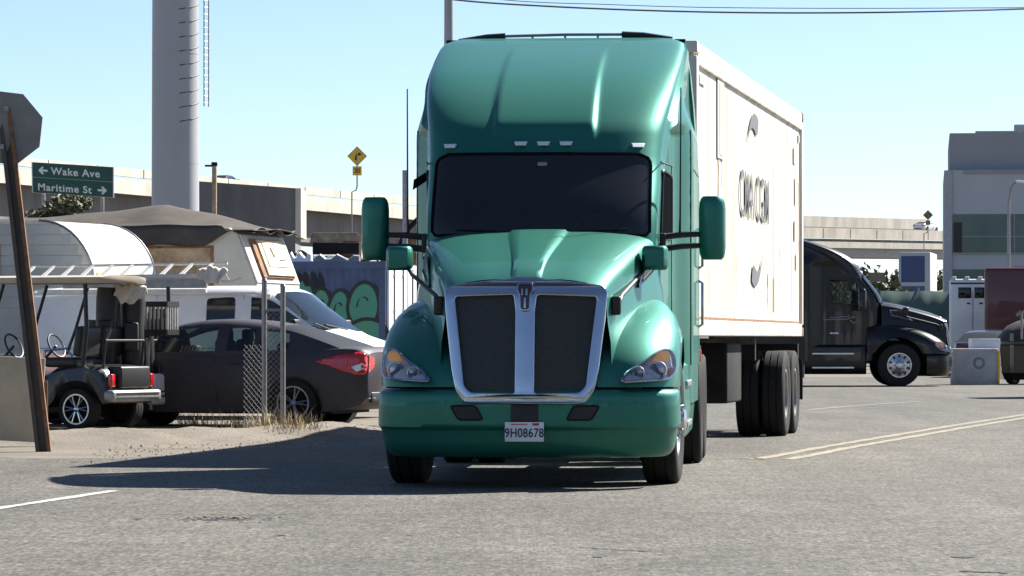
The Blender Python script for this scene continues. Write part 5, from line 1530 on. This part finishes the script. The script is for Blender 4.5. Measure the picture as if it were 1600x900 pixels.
def leaf_cloud(g, c, size, n, r4, ls=.10, lumps=7):
    ll = [(Vector((r4.uniform(-.7, .7) * size[0], r4.uniform(-.7, .7) * size[1], r4.uniform(-.6, .75) * size[2])), r4.uniform(.28, .55)) for _ in range(lumps)]
    for i in range(n):
        lc, lr = r4.choice(ll); d = Vector((r4.gauss(0, 1), r4.gauss(0, 1), r4.gauss(0, 1))).normalized() * lr * (r4.random() ** .4)
        p = Vector(c) + lc + Vector((d.x * size[0], d.y * size[1], d.z * size[2]))
        a = Vector((r4.gauss(0, 1), r4.gauss(0, 1), r4.gauss(0, .7))).normalized(); b = a.cross(Vector((r4.gauss(0, 1), r4.gauss(0, 1), r4.gauss(0, 1)))).normalized(); s1 = ls * r4.uniform(.5, 1.3)
        g.face([g.b.verts.new(v) for v in (p - a * s1, p + b * s1 * .45, p + a * s1, p - b * s1 * .45)])


def bush(name, label, cat, base, size, n, seed, m='foliage', ls=.10, trunk=.5, group=None):
    r4 = random.Random(seed); t = thing(name, label, cat, base, 0, group)
    g = MB(); leaf_cloud(g, (0, 0, trunk + size[2]), size, n, r4, ls); g.build('crown' if cat == 'tree' else 'foliage', M[m], t, smooth=False, weld=False)
    g = MB(); g.tube([(0, 0, 0), (.03, 0, trunk * .6), (0, .04, trunk + size[2] * .8)], [.09 if cat == 'tree' else .04, .06 if cat == 'tree' else .03, .02], seg=7)
    for k in range(5):
        a = r4.uniform(0, 6.3); g.tube([(0, 0, trunk * .7), (cos(a) * size[0] * .6, sin(a) * size[1] * .6, trunk + size[2] * r4.uniform(.6, 1.4))], [.03, .008], seg=5)
    g.build('trunk' if cat == 'tree' else 'stem', M['bark'], t)
    return t


p = at(88, 528, 74); bush('tree', 'small leafy tree in front of the green street sign', 'tree', (p.x, 74, 0), (.75, .5, .45), 1900, 5, 'olivebush', ls=.075, trunk=3.1)
p = at(450, 528, 88); bush('bush', 'olive bush behind the motorhome and the navy container', 'bush', (p.x, 88, 0), (.75, .8, .9), 1600, 6, 'olivebush', .12, 1.5)
p = at(505, 528, 120); bush('bush', 'far olive bush below the ramp wall', 'bush', (p.x, 120, 0), (1.2, 1, .9), 1300, 7, 'olivebush', .14, 2.2)
for i, (px, Y, sx2, sz, lb) in enumerate(((1345, 150, 2.0, 1.5, 'broad dark bush under the far overpass, beside the black truck'), (1385, 142, 1.4, 1.2, 'rounder bush between the black truck and the navy box trailer'), (1300, 170, 2.2, 1.6, 'bush showing over the black truck roof under the overpass'))):
    p = at(px, 528, Y); bush('bush', lb, 'bush', (p.x, Y, 0), (sx2, 1.2, sz), 1500, 20 + i, 'olivebush' if i != 1 else 'foliage', .2, .6)
M['hillbrown'] = mat('brown_slope', (0.09, 0.08, 0.055), .9, var=.4, vscale=.6)
g = MB(); secs = []
for k in range(31):
    x = -120 + k * 10; h = 4.2 + 1.0 * sin(k * 1.3) + .6 * sin(k * 2.9)
    secs.append([(x, 230, -.1), (x, 250, h * .7), (x, 275, h), (x, 300, -.1)])
g.loft(secs); struct('hill', g, M['hillbrown'], ang=60)

# ------------------------------------------------------------------ elevated freeway ramps
def ramp(name, label, A, B, zA, zB, pieces, m_list, back=8.0):
    """pieces: (name, z above deck line low, high, set-back, thickness, material)"""
    t = thing(name, label, 'overpass', (0, 0, 0))
    A, B = Vector((A[0], A[1], 0)), Vector((B[0], B[1], 0)); dr = (B - A).normalized(); nb = Vector((-dr.y, dr.x, 0))
    for nm, lo, hi, sb, th, m in pieces:
        g = MB(); q = []
        for P0, z in ((A, zA), (B, zB)):
            q.append([P0 + nb * sb + Vector((0, 0, z + lo)), P0 + nb * sb + Vector((0, 0, z + hi)), P0 + nb * (sb + th) + Vector((0, 0, z + hi)), P0 + nb * (sb + th) + Vector((0, 0, z + lo))])
        g.loft(q, closed=True, cap0=True, cap1=True); g.build(nm, M[m], t, smooth=False)
    return t, A, B, dr, nb


A0, B0 = Vector((-38.1, 300)), Vector((-9.85, 387)); dr0 = (B0 - A0).normalized()
Aext, Bext = A0 - dr0 * 60, B0 + dr0 * 140
rl, A_, B_, dr_, nb_ = ramp('overpass', 'pale concrete freeway ramp sloping past the grey column', Aext, Bext, 14.75, 14.75,
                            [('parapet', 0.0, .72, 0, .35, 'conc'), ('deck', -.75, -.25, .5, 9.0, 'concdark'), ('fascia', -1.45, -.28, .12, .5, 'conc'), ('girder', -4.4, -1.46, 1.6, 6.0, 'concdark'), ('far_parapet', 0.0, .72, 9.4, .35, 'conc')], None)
for k in range(9):
    p = A_ + dr_ * (20 + 30 * k) + nb_ * 2.5
    g = MB(); g.box((0, 0, 5.4), (1.6, 2.2, 10.6)); g.build('pier', M['conc'], rl, smooth=False, loc=p)
for k in range(28):
    p = A_ + dr_ * (6 + 9.5 * k)
    g = MB(); g.box((0, 0, .36), (.10, .06, .70), rot=Matrix.Rotation(math.atan2(dr_.y, dr_.x), 3, 'Z')); g.build('parapet_joint', M['conctrim'], rl, smooth=False, loc=p + Vector((0, 0, 14.75)))
# retaining abutment: shade painted as a dark wall, sun as a pale end slab
ab = thing('abutment', 'dark concrete abutment wall with a bright sunlit end', 'wall', (0, 0, 0))
a0, a1 = at(308, 528, 270), at(461.5, 528, 270)
zt0, zt1 = at(0, 283, 270).z, at(0, 294, 270).z
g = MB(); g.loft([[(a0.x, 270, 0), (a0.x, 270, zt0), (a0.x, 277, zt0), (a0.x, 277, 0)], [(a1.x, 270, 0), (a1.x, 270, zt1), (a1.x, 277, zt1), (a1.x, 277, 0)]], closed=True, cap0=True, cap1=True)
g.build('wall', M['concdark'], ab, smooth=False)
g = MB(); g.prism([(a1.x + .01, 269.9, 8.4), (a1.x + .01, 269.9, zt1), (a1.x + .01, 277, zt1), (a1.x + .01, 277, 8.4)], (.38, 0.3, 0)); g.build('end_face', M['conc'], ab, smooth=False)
r5, A_, B_, dr2, nb2 = ramp('overpass', 'distant pale overpass behind the black truck and the office building', (at(1120, 0, 480).x, 470), (at(1500, 0, 530).x + 9, 535), 13.85, 14.75,
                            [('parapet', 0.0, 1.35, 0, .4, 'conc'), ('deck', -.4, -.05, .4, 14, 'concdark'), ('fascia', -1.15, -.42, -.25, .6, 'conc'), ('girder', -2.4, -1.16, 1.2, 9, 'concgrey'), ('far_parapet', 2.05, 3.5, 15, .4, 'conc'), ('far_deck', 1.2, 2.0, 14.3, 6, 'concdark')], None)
for k in range(14):
    p = A_ + dr2 * (4 + 7 * k); zz = lerp(13.85, 14.75, (4 + 7 * k) / (B_ - A_).length)
    g = MB(); g.box((0, 0, .66), (.07, .06, 1.3), rot=Matrix.Rotation(math.atan2(dr2.y, dr2.x), 3, 'Z')); g.build('parapet_joint', M['conctrim'], r5, smooth=False, loc=p + Vector((0, 0, zz)))
for k in range(3):
    p = A_ + dr2 * (18 + 28 * k) + nb2 * 4
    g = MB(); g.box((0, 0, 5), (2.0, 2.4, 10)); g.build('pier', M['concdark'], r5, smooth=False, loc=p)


def far_car(label, loc, rz, paint): return make_sedan('car', label, loc, rz, paint, simple=True, group='cars on the elevated freeway')


def on_ramp(px, A, dr, nb, off):
    """where a pixel column crosses the lane 'off' metres in from the near edge"""
    P = A + nb * off; k = (px - 800) / F
    s = (k * P.y - P.x) / (dr.x - k * dr.y); return P + dr * s


p = on_ramp(343, Vector((Aext.x, Aext.y, 0)), dr_, nb_, 2.0); far_car('dark car driving up on the freeway ramp beside the grey column', (p.x, p.y, 14.55), 72, M['darkcar'])
p = on_ramp(1440, A_, dr2, nb2, 4); far_car('white car driving on the distant overpass', (p.x, p.y, at(0, 362, p.y).z), math.degrees(math.atan2(dr2.y, dr2.x)), M['whitecar'])
p = at(488, 360, 255)
far_car('white car high on the slope under the freeway ramp', (p.x, 255, 5.4), 12, M['whitecar'])
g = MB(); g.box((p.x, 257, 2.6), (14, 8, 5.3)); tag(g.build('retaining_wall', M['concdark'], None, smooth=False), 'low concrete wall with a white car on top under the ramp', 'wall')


for nm, x0, x1, Y, hh, sd2, n in (('far_trees_and_sky_screen', at(1230, 0, 600).x, at(1520, 0, 600).x, 600, 12.6, 31, 7000), ('far_trees_and_sky_screen', at(380, 0, 440).x, at(760, 0, 440).x, 440, 11.5, 32, 7000)):
    r6 = random.Random(sd2); g = MB()
    k = x0
    while k < x1:
        leaf_cloud(g, (k, Y + r6.uniform(-3, 3), hh * .5), (r6.uniform(2.2, 3.4), 2.5, hh * r6.uniform(.40, .56)), int(n * 2.2 / (x1 - x0)), r6, .6, 9); k += 2.2
    o = g.build(nm, M['olivebush'], None, smooth=False, weld=False); o['kind'] = 'stuff'
r6 = random.Random(51); g = MB()  # unseen trees behind the camera, added to block the low sky
for k in range(60):
    leaf_cloud(g, (-120 + k * 4 + r6.uniform(-1, 1), -48 + r6.uniform(-3, 3), 5.5), (3.2, 3, r6.uniform(5, 6.5)), 170, r6, .9, 9)
o = g.build('far_trees_and_sky_screen', M['foliage'], None, smooth=False, weld=False); o['kind'] = 'stuff'
# ------------------------------------------------------------------ signs, poles, column, wires
def warn_sign(label, px, pyc, Y, half_px, base_z, plaque='30', col='yellow'):
    c = at(px, pyc, Y); h = half_px * Y / F; t = thing('warning_sign', label, 'road sign', (c.x, c.y, 0))
    z = c.z
    g = MB(); g.prism([(0, 0, z - h), (h, 0, z), (0, 0, z + h), (-h, 0, z)], (0, .02, 0)); d = g.build('sign_face', M['signblack'], t, smooth=False)
    k = .93
    g = MB(); g.prism([(0, -.012, z - h * k), (h * k, -.012, z), (0, -.012, z + h * k), (-h * k, -.012, z)], (0, .008, 0)); g.build('yellow_panel', M[col], d, smooth=False)
    g = MB()
    pts = [Vector((-.14, 0, -.42)), Vector((-.14, 0, -.05)), Vector((-.02, 0, .14)), Vector((.18, 0, .20))]
    wd = .085
    L, Rr = [], []
    for i, p in enumerate(pts):
        tn = (pts[min(i + 1, 3)] - pts[max(i - 1, 0)]).normalized(); nn = Vector((-tn.z, 0, tn.x)); L.append(p + nn * wd); Rr.append(p - nn * wd)
    hd = [Vector((.16, 0, .40)), Vector((.46, 0, .22)), Vector((.18, 0, .0))]
    ol = L + [hd[0], hd[1], hd[2]] + Rr[::-1]
    g.prism([Vector((p.x * h, -.018, z + p.z * h)) for p in ol], (0, .005, 0)); g.build('arrow', M['signblack'], d, smooth=False)
    s2 = h * .46; zc = z - h - s2 * 1.05
    g = MB(); g.box((0, 0, zc), (s2 * 2, .02, s2 * 2)); d2 = g.build('speed_plaque', M[col], t, smooth=False)
    if plaque: lettering(plaque, s2 * 1.35, M['signblack'], d2, frame_m((0, -.014, zc), *FRONT), 'speed_number', bold=.01)
    g = MB(); g.tube([(0, .04, z + h * .5), (0, .04, zc - s2 * 3.4), (-.1, .2, zc - s2 * 4.2), (-.5, .3, zc - s2 * 4.6), (-.5, .3, base_z)], .07, seg=8); g.build('post', M['galv'], t)
    return t


warn_sign('yellow diamond sign with a black curved arrow above the freeway ramp', 558, 244, 350, 15.5, 0)
warn_sign('small far olive yellow sign standing over the distant overpass', 1450, 336, 500, 8, 0, plaque=None, col='oliveyellow')
# green street name sign
gs_ = thing('street_sign', 'green road sign with white arrows and two street names', 'road sign', (0, 0, 0))
Yg = 100
tl, tr_, bl, br = at(49, 253, Yg), at(178, 261, Yg), at(50, 301, Yg), at(178, 309, Yg)
g = MB(); g.prism([tl, tr_, br, bl], (0, .04, 0)); gb = g.build('sign_panel', M['signwhite'], gs_, smooth=False, bevel=.004)
mid_l, mid_r = tl.lerp(bl, .49), tr_.lerp(br, .49)


def inset(a, b, c, d, k):
    cc = (a + b + c + d) / 4; return [p + (cc - p).normalized() * k for p in (a, b, c, d)]


for q in ((tl, tr_, mid_r, mid_l), (mid_l, mid_r, br, bl)):
    g = MB(); g.prism([p + Vector((0, -.012, 0)) for p in inset(*q, .03)], (0, .008, 0)); g.build('green_panel', M['signgreen'], gb, smooth=False)
xd = (tr_ - tl).normalized(); ud = (tl - bl).normalized()
for txt, cpx, cpy, size in (('Wake Ave', 118, 270.0, .27), ('Maritime St', 101, 295, .265)):
    o_ = at(cpx, cpy, Yg) + Vector((0, -.016, 0)); lettering(txt, size, M['signwhite'], gb, frame_m(o_, xd, ud), 'street_name', xs=1.02, space=1.12, bold=.006)
for cpx, cpy, s in ((67, 266.5, -1), (160, 297.5, 1)):
    o_ = at(cpx, cpy, Yg) + Vector((0, -.016, 0)); k = .125
    ar = [(-1, .22), (.1, .22), (-.25, .75), (.15, .85), (1, 0), (.15, -.85), (-.25, -.75), (.1, -.22), (-1, -.22)]
    g = MB(); g.prism([o_ + xd * (s * a * k) + ud * (b * k) for a, b in ar], (0, .005, 0)); g.build('arrow', M['signwhite'], gb, smooth=False)
for px in (68, 160):
    q = at(px, 300, Yg + .12); g = MB(); g.tube([(q.x, q.y, 0), (q.x, q.y, q.z + .6)], .05, seg=8); g.build('post', M['galv'], gs_)
# big tapering steel column with a ladder
cp = at(274, 528, 100); col = thing('steel_column', 'thick pale grey steel column rising out of the frame', 'column', (cp.x, cp.y, 0))
g = MB(); g.lathe([(0, .635), (4, .63), (9.5, .612), (16, .59), (22, .57)], axis='Z', seg=64, caps=True); g.build('shaft', M['polegrey'], col, ang=60)
g = MB(); g.lathe([(0, .95), (.12, .95), (.12, .6)], axis='Z', seg=32); g.build('base_flange', M['galv'], col)
for z in (2.9, 5.8, 8.7):
    rr_ = interp([(0, .635), (9.5, .612), (22, .57)], z)
    g = MB(); g.lathe([(z - .012, rr_ - .01), (z - .008, rr_ + .006), (z + .008, rr_ + .006), (z + .012, rr_ - .01)], axis='Z', seg=64); g.build('weld_seam', M['polegrey'], col)
lz0 = at(0, 167, 100).z
la = R(-12); cx_, cy_ = cos(la), sin(la)
lt = []
for s in (-.075, .075):
    g = MB(); p0 = Vector((.80 * cx_ - cy_ * s, .80 * cy_ + cx_ * s, 0)); p0.x += .05 + s * .5
    g.tube([(p0.x, p0.y, lz0), (p0.x, p0.y, 21)], .018, seg=6); lt.append(p0); g.build('ladder_rail', M['galv'], col)
g = MB(); k = lz0 + .1
while k < 14: g.tube([(lt[0].x, lt[0].y, k), (lt[1].x, lt[1].y, k)], .012, seg=5); k += .18
g.build('ladder_rungs', M['galv'], col)
for i in range(16):
    z = lz0 - .25 + .37 * i
    g = MB(); ar = []
    for k in range(9):
        a = R(lerp(-75, 2, k / 8)); rr_ = interp([(0, .635), (9.5, .612), (22, .57)], z) + .004
        ar.append((rr_ * cos(a), rr_ * sin(a), z - .17 * (1 - k / 8)**1.0))
    g.tube(ar, .012, seg=5); g.build('rung_shadow_band', M['cable'], col)  # dark tube standing in for the ladder's shadow on the shaft
# lamp pole behind the cab, utility post, street lamp by the office building
p = at(701, 528, 62); lp = thing('lamp_pole', 'grey lamp pole rising behind the green truck roof', 'street lamp', (p.x, p.y, 0))
g = MB(); g.tube([(0, 0, 0), (0, 0, 3), (0, 0, 10)], [.10, .088, .06], seg=14); g.build('pole', M['lampgrey'], lp)
g = MB(); g.tube([(0, 0, 9.9), (.4, 0, 10.3), (1.4, 0, 10.5)], .035); g.box((1.6, 0, 10.48), (.6, .22, .1), bev=.03); g.build('lamp_head', M['lampgrey'], lp)
p = at(335, 528, 115); up = thing('utility_post', 'thin wooden post with a short crossarm in front of the abutment', 'post', (p.x, p.y, 0))
g = MB(); g.tube([(0, 0, 0), (0, 0, at(0, 256, 115).z)], .075, seg=8); g.build('pole', M['lumber'], up)
zc = at(0, 259, 115).z; g = MB(); g.box((-.12, 0, zc), (.34, .06, .06)); g.box((0, 0, zc + .05), (.18, .16, .12), bev=.02); g.build('crossarm', M['under'], up)
p = at(1576, 528, 150); sl2 = thing('street_lamp', 'thin street lamp with a curved arm in front of the office building', 'street lamp', (p.x, p.y, 0))
zt = at(0, 284, 150).z
g = MB(); g.tube([(0, 0, 0), (0, 0, zt - .9), (.12, 0, zt - .2), (.3, 0, zt)], [.085, .06, .05, .045], seg=8); g.build('pole', M['galv'], sl2)
g = MB(); g.box((.45, 0, zt + .01), (.36, .16, .08), rot=Matrix.Rotation(R(6), 3, 'Y'), bev=.02); g.build('lamp_head', M['signwhite'], sl2)


def wire(label, pts, r):
    P = [at(px, py, Y) for px, py, Y in pts]; dense = []
    for i in range(len(P) - 1):
        p_1 = P[max(i - 1, 0)]; p2 = P[min(i + 2, len(P) - 1)]
        for k in range(8):
            t = k / 8; a, b = P[i], P[i + 1]; m0, m1 = (b - p_1) * .5, (p2 - a) * .5
            dense.append((2 * t**3 - 3 * t**2 + 1) * a + (t**3 - 2 * t**2 + t) * m0 + (-2 * t**3 + 3 * t**2) * b + (t**3 - t**2) * m1)
    dense.append(P[-1]); g = MB(); g.tube(dense, r, seg=6); tag(g.build('overhead_cable', M['cable'], None), label, 'cable')


wire('thicker overhead cable sagging across the sky, the lower one', [(560, -22, 58), (715, 0, 58.5), (850, 9.5, 59), (1000, 16, 59.5), (1150, 19.5, 60), (1300, 20, 60.5), (1450, 18, 61), (1650, 12, 62), (1900, 0, 63)], .015)
wire('thin overhead cable sagging across the sky, the upper one', [(600, -26, 60), (790, 0, 60.5), (950, 7, 61), (1100, 11.5, 61.5), (1300, 13, 62), (1500, 12.5, 62.5), (1650, 11, 63), (1900, 4, 64)], .007)

# ------------------------------------------------------------------ office building
Yb = 180; bx = at(1468, 0, Yb).x
bd = thing('office_building', 'grey office building with a green glass window band', 'building', (bx + .22, Yb, 0), -6.3)
zl, zu = at(0, 266, Yb).z, at(0, 207, Yb).z
WB = 34
g = MB(); g.box((WB / 2, 9, zl / 2), (WB, 18, zl)); g.build('wall', M['bldlight'], bd, smooth=False)
g = MB(); g.box((WB / 2 + .26, 9.2, (zl + zu) / 2 + .003), (WB, 17, zu - zl)); g.build('parapet_block', M['bldgrey'], bd, smooth=False)
g = MB(); g.box((2.6, 2, zu + .05), (2.2, 1.5, .16)); g.build('roof_unit', M['bldgrey'], bd, smooth=False)
g = MB(); g.box((WB / 2 + .45, -.03, zl - .09), (WB - .9, .08, .2)); g.build('cornice', M['bldgrey'], bd, smooth=False)
g = MB(); g.box((.19, -.05, zl / 2), (.36, .12, zl - .02)); g.build('corner_pilaster', M['conclight'], bd, smooth=False)
g = MB()
for k in range(1, 9): g.box((.4 + k * 3.6, -.004, zl * .5), (.03, .02, zl - .1)); g.box((.5 + k * 3.6, .69, (zl + zu) / 2), (.03, .02, zu - zl - .1))
g.build('panel_joint', M['conctrim'], bd, smooth=False)
for k in range(3):
    g = MB(); g.box((4 + k * 4.5, 4, zu + .25), (1.2, 1.2, .6)); g.build('roof_vent', M['bldgrey'], bd, smooth=False)
for (y0, y1) in ((335, 395), (421, 447), (470, 520)):
    z1, z0 = at(0, y0, Yb).z, at(0, y1, Yb).z; xw = .42
    g = MB(); g.box((xw + 15, -.01, (z0 + z1) / 2), (30, .05, z1 - z0)); wn = g.build('window_band', M['bldglass'], bd, smooth=False)
    g = MB(); k = xw + 2.9
    while k < xw + 29: g.box((k, -.05, (z0 + z1) / 2), (.05, .05, z1 - z0)); k += 2.9
    g.box((xw + 15, -.05, lerp(z0, z1, .42)), (30, .04, .04)); g.box((xw + 15, -.05, z0 - .04), (30, .1, .08))
    g.build('mullions', M['bldgrey'], wn, smooth=False)
    if y0 == 335:
        g = MB(); g.box((xw + .22, -.06, lerp(z0, z1, .40)), (.40, .05, (z1 - z0) * .78)); g.build('dark_shutter', M['signblack'], wn, smooth=False)

# ------------------------------------------------------------------ vehicles and barriers beyond the road
# navy and white box trailer
p = at(1437, 528, 158); bt = thing('box_trailer', 'navy box trailer with a white frame parked below the far overpass', 'trailer', (p.x - .22, p.y, 0), -10)
z1, z0 = at(0, 394, 158).z, 1.0
g = MB(); g.box((0, 2.2, (z0 + z1) / 2), (1.32, 4.4, z1 - z0), bev=.03); g.build('body', M['bldlight'], bt)
zb0, zb1 = at(0, 441, 158).z, at(0, 400, 158).z
g = MB(); g.box((-.06, -.012, (zb0 + zb1) / 2), (.98, .02, zb1 - zb0)); g.build('rear_panel', M['bluepanel'], bt, smooth=False)
g = MB(); g.box((-.06, -.012, at(0, 455, 158).z), (.98, .02, .42)); g.build('lower_panel', M['bluebox'], bt, smooth=False)
for s in (-1, 1):
    for y in (1.2, 3.2): make_wheel(bt, (s * .5, y, .45), .45, .25, s, 'drive')
# screened fence
fs = thing('screen_fence', 'green screened fence running behind the black truck hood', 'fence', (0, 0, 0))
f0, f1 = at(1370, 455, 128), at(1700, 458, 128)
g = MB(); secs = []
for k in range(50):
    x = lerp(f0.x, f1.x, k / 49); secs.append([(x, 128 + .008 * sin(k * 2.2), .05), (x, 128 + .01 * sin(k * 1.7), f0.z + .015 * sin(k * .7))])
g.loft(secs); g.build('screen', M['fencemesh'], fs, solid=.01)
for k in range(6):
    x = lerp(f0.x, f1.x, k / 5); g = MB(); g.tube([(x, 128.08, 0), (x, 128.08, f0.z + .12)], .035, seg=6); g.build('post', M['galv'], fs)
# white bus seen from behind
p = at(1483, 528, 122); wb = thing('shuttle_bus', 'white shuttle bus rear with two dark windows and roof lamps', 'bus', (p.x, p.y, 0), -8.5)
zt = at(0, 436, 122).z
g = MB(); g.box((1.05, 3.2, (zt + .5) / 2), (2.1, 6.4, zt - .5), bev=.09); g.build('body', M['vanwhite'], wb)
for x in (.50, 1.02):
    z1, z0 = at(0, 449, 122).z, at(0, 466, 122).z
    g = MB(); g.box((x, -.006, (z0 + z1) / 2), (.42, .02, z1 - z0), bev=.008); g.build('rear_window', M['dglass'], wb)
    g = MB(); g.box((x + (.12 if x < .6 else -.0), -.012, at(0, 474, 122).z), (.10, .03, .05), bev=.008); g.build('door_handle', M['black'], wb)
g = MB(); g.box((.76, -.004, 1.9), (.015, .012, 1.6)); g.build('door_gap', M['black'], wb, smooth=False)
for k in range(4):
    g = MB(); g.box((.15 + k * .42, .1, zt + .04), (.14, .1, .09), bev=.02); g.build('roof_lamp', M['signwhite'], wb)
g = MB(); g.box((1.0, -.005, zt - .14), (1.9, .015, .05)); g.build('roof_band', M['black'], wb, smooth=False)
for s in (.25, 1.85):
    for y in (1.4, 5): make_wheel(wb, (s, y, .42), .42, .25, -1 if s < 1 else 1, 'drive')
# red trailer
p = at(1538, 528, 119); rt = thing('red_trailer', 'dark red box trailer parked in front of the office building', 'trailer', (p.x, p.y, 0), -8)
z1 = at(0, 418, 119).z
g = MB(); g.box((3.0, 1.3, (z1 + .9) / 2), (6, 2.5, z1 - .9), bev=.12); g.build('body', M['redbox'], rt)
g = MB(); g.box((3.2, .03, z1 + .02), (4.6, .08, .05)); g.build('top_rail', M['galv'], rt, smooth=False)
for x in (1.2, 4.6):
    for y in (.3, 2.3): make_wheel(rt, (x, y, .5), .5, .26, -1 if y < 1 else 1, 'drive', steer=90)
# grey barrier block with the round emblem
p = at(1526, 601, CH * F / (601.5 - HZ)); bb = thing('barrier_block', 'grey concrete barrier block with a round blue mark', 'barrier', (p.x, p.y, 0), 0)
hb = 57 * p.y / F; wb_ = 70 * p.y / F
g = MB(); g.box((0, .45, hb / 2), (wb_, .9, hb), bev=.03, taper=.97); g.build('block', M['concgrey'], bb)
g = MB(); ring = []
rc = .155
g.poly([(.06 + rc * cos(2 * pi * k / 28), -.006 + .012, hb * .60 + rc * sin(2 * pi * k / 28)) for k in range(28)]); g.build('emblem', M['bluelogo'], bb, smooth=False, solid=.006)
g = MB(); g.poly([(.06 + rc * .55 * cos(2 * pi * k / 20), -.004, hb * .60 + rc * .55 * sin(2 * pi * k / 20)) for k in range(20)]); g.build('emblem_centre', M['concgrey'], bb, smooth=False, solid=.004)
g = MB(); g.box((wb_ / 2 - .012, -.02, hb * .48), (.05, .03, hb * .9)); g.build('edge_stripe', M['yellow'], bb, smooth=False)
for i, (px0, px1, py0, py1, m, lb) in enumerate(((1516, 1560, 530, 545, 'doorwhite', 'white carton lying on the barrier block'), (1556, 1592, 526, 536, 'plate', 'flat pale carton beside the olive truck hood'))):
    q0_, q1_ = at(px0, py1, p.y + .5), at(px1, py0, p.y + .5); zb = hb if i == 0 else hb + .0
    g = MB(); g.box(((q0_.x + q1_.x) / 2, p.y + .5, hb + (q1_.z - q0_.z) / 2 + .002), (q1_.x - q0_.x, .5, q1_.z - q0_.z), rot=Matrix.Rotation(R(4 - 8 * i), 3, 'Z'), bev=.01)
    if i == 0: tag(g.build('carton', M[m], None), lb, 'carton')
    else: g.b.free()

# dark olive waste container with a domed cover, half out of the frame
p = at(1562, 601, CH * F / (601 - HZ)); k = p.y / F
wc = thing('waste_container', 'dark olive waste container with a domed cover beside the grey barrier block', 'container', (p.x, p.y, 0), -3)
zr = CH + (HZ - 536) * k
g = MB(); secs = []
for z, q in ((.12, .14), (.3, .06), (zr - .05, 0)): secs.append([(q, -.0 + q, z), (3.0 - q, q, z), (3.0 - q, 1.8 - q, z), (q, 1.8 - q, z)])
g.loft(secs, closed=True, cap0=True, cap1=True); g.build('body', M['olivepaint'], wc, smooth=False, bevel=.02)
g = MB(); g.box((1.5, .9, zr), (3.1, 1.9, .10), bev=.02); g.build('rim', M['olivepaint'], wc)
g = MB(); secs = []
for q in range(13):
    x = 3.0 * q / 12; h = .62 * sqrt(max(0, 1 - ((x - 1.5) / 1.5)**2)) + .05
    secs.append([(x, y, zr + .04 + h * hh) for y, hh in ((.05, 0), (.15, .55), (.5, .93), (.9, 1), (1.3, .93), (1.65, .55), (1.75, 0))])
g.loft(secs, cap0=True, cap1=True); g.build('cover', M['tarpdark'], wc, ang=60)
g = MB(); g.tube([(.55, -.05, zr + .1), (.55, -.1, zr + .75), (.75, -.1, zr + .95)], .03); g.tube([(.42, -.05, zr + .70), (.55, -.06, zr + .80)], .05); g.build('lift_arm', M['galv'], wc)
for x in (.4, 2.6):
    for y in (.25, 1.55): make_wheel(wc, (x, y, .13), .13, .08, 1, 'drive', steer=90)
g = MB(); g.box((.3, -.02, .8), (.10, .04, 1.0)); g.box((1.2, -.02, .8), (.10, .04, 1.0)); g.build('brace', M['olivepaint'], wc, smooth=False)
# second white van, on the open asphalt just beyond the picture's edge: it casts the shadow at the edge of the road
v2 = make_van('cargo_van', 'white van on the open asphalt by the double yellow line', (15.9, 75.4, 0), 4)
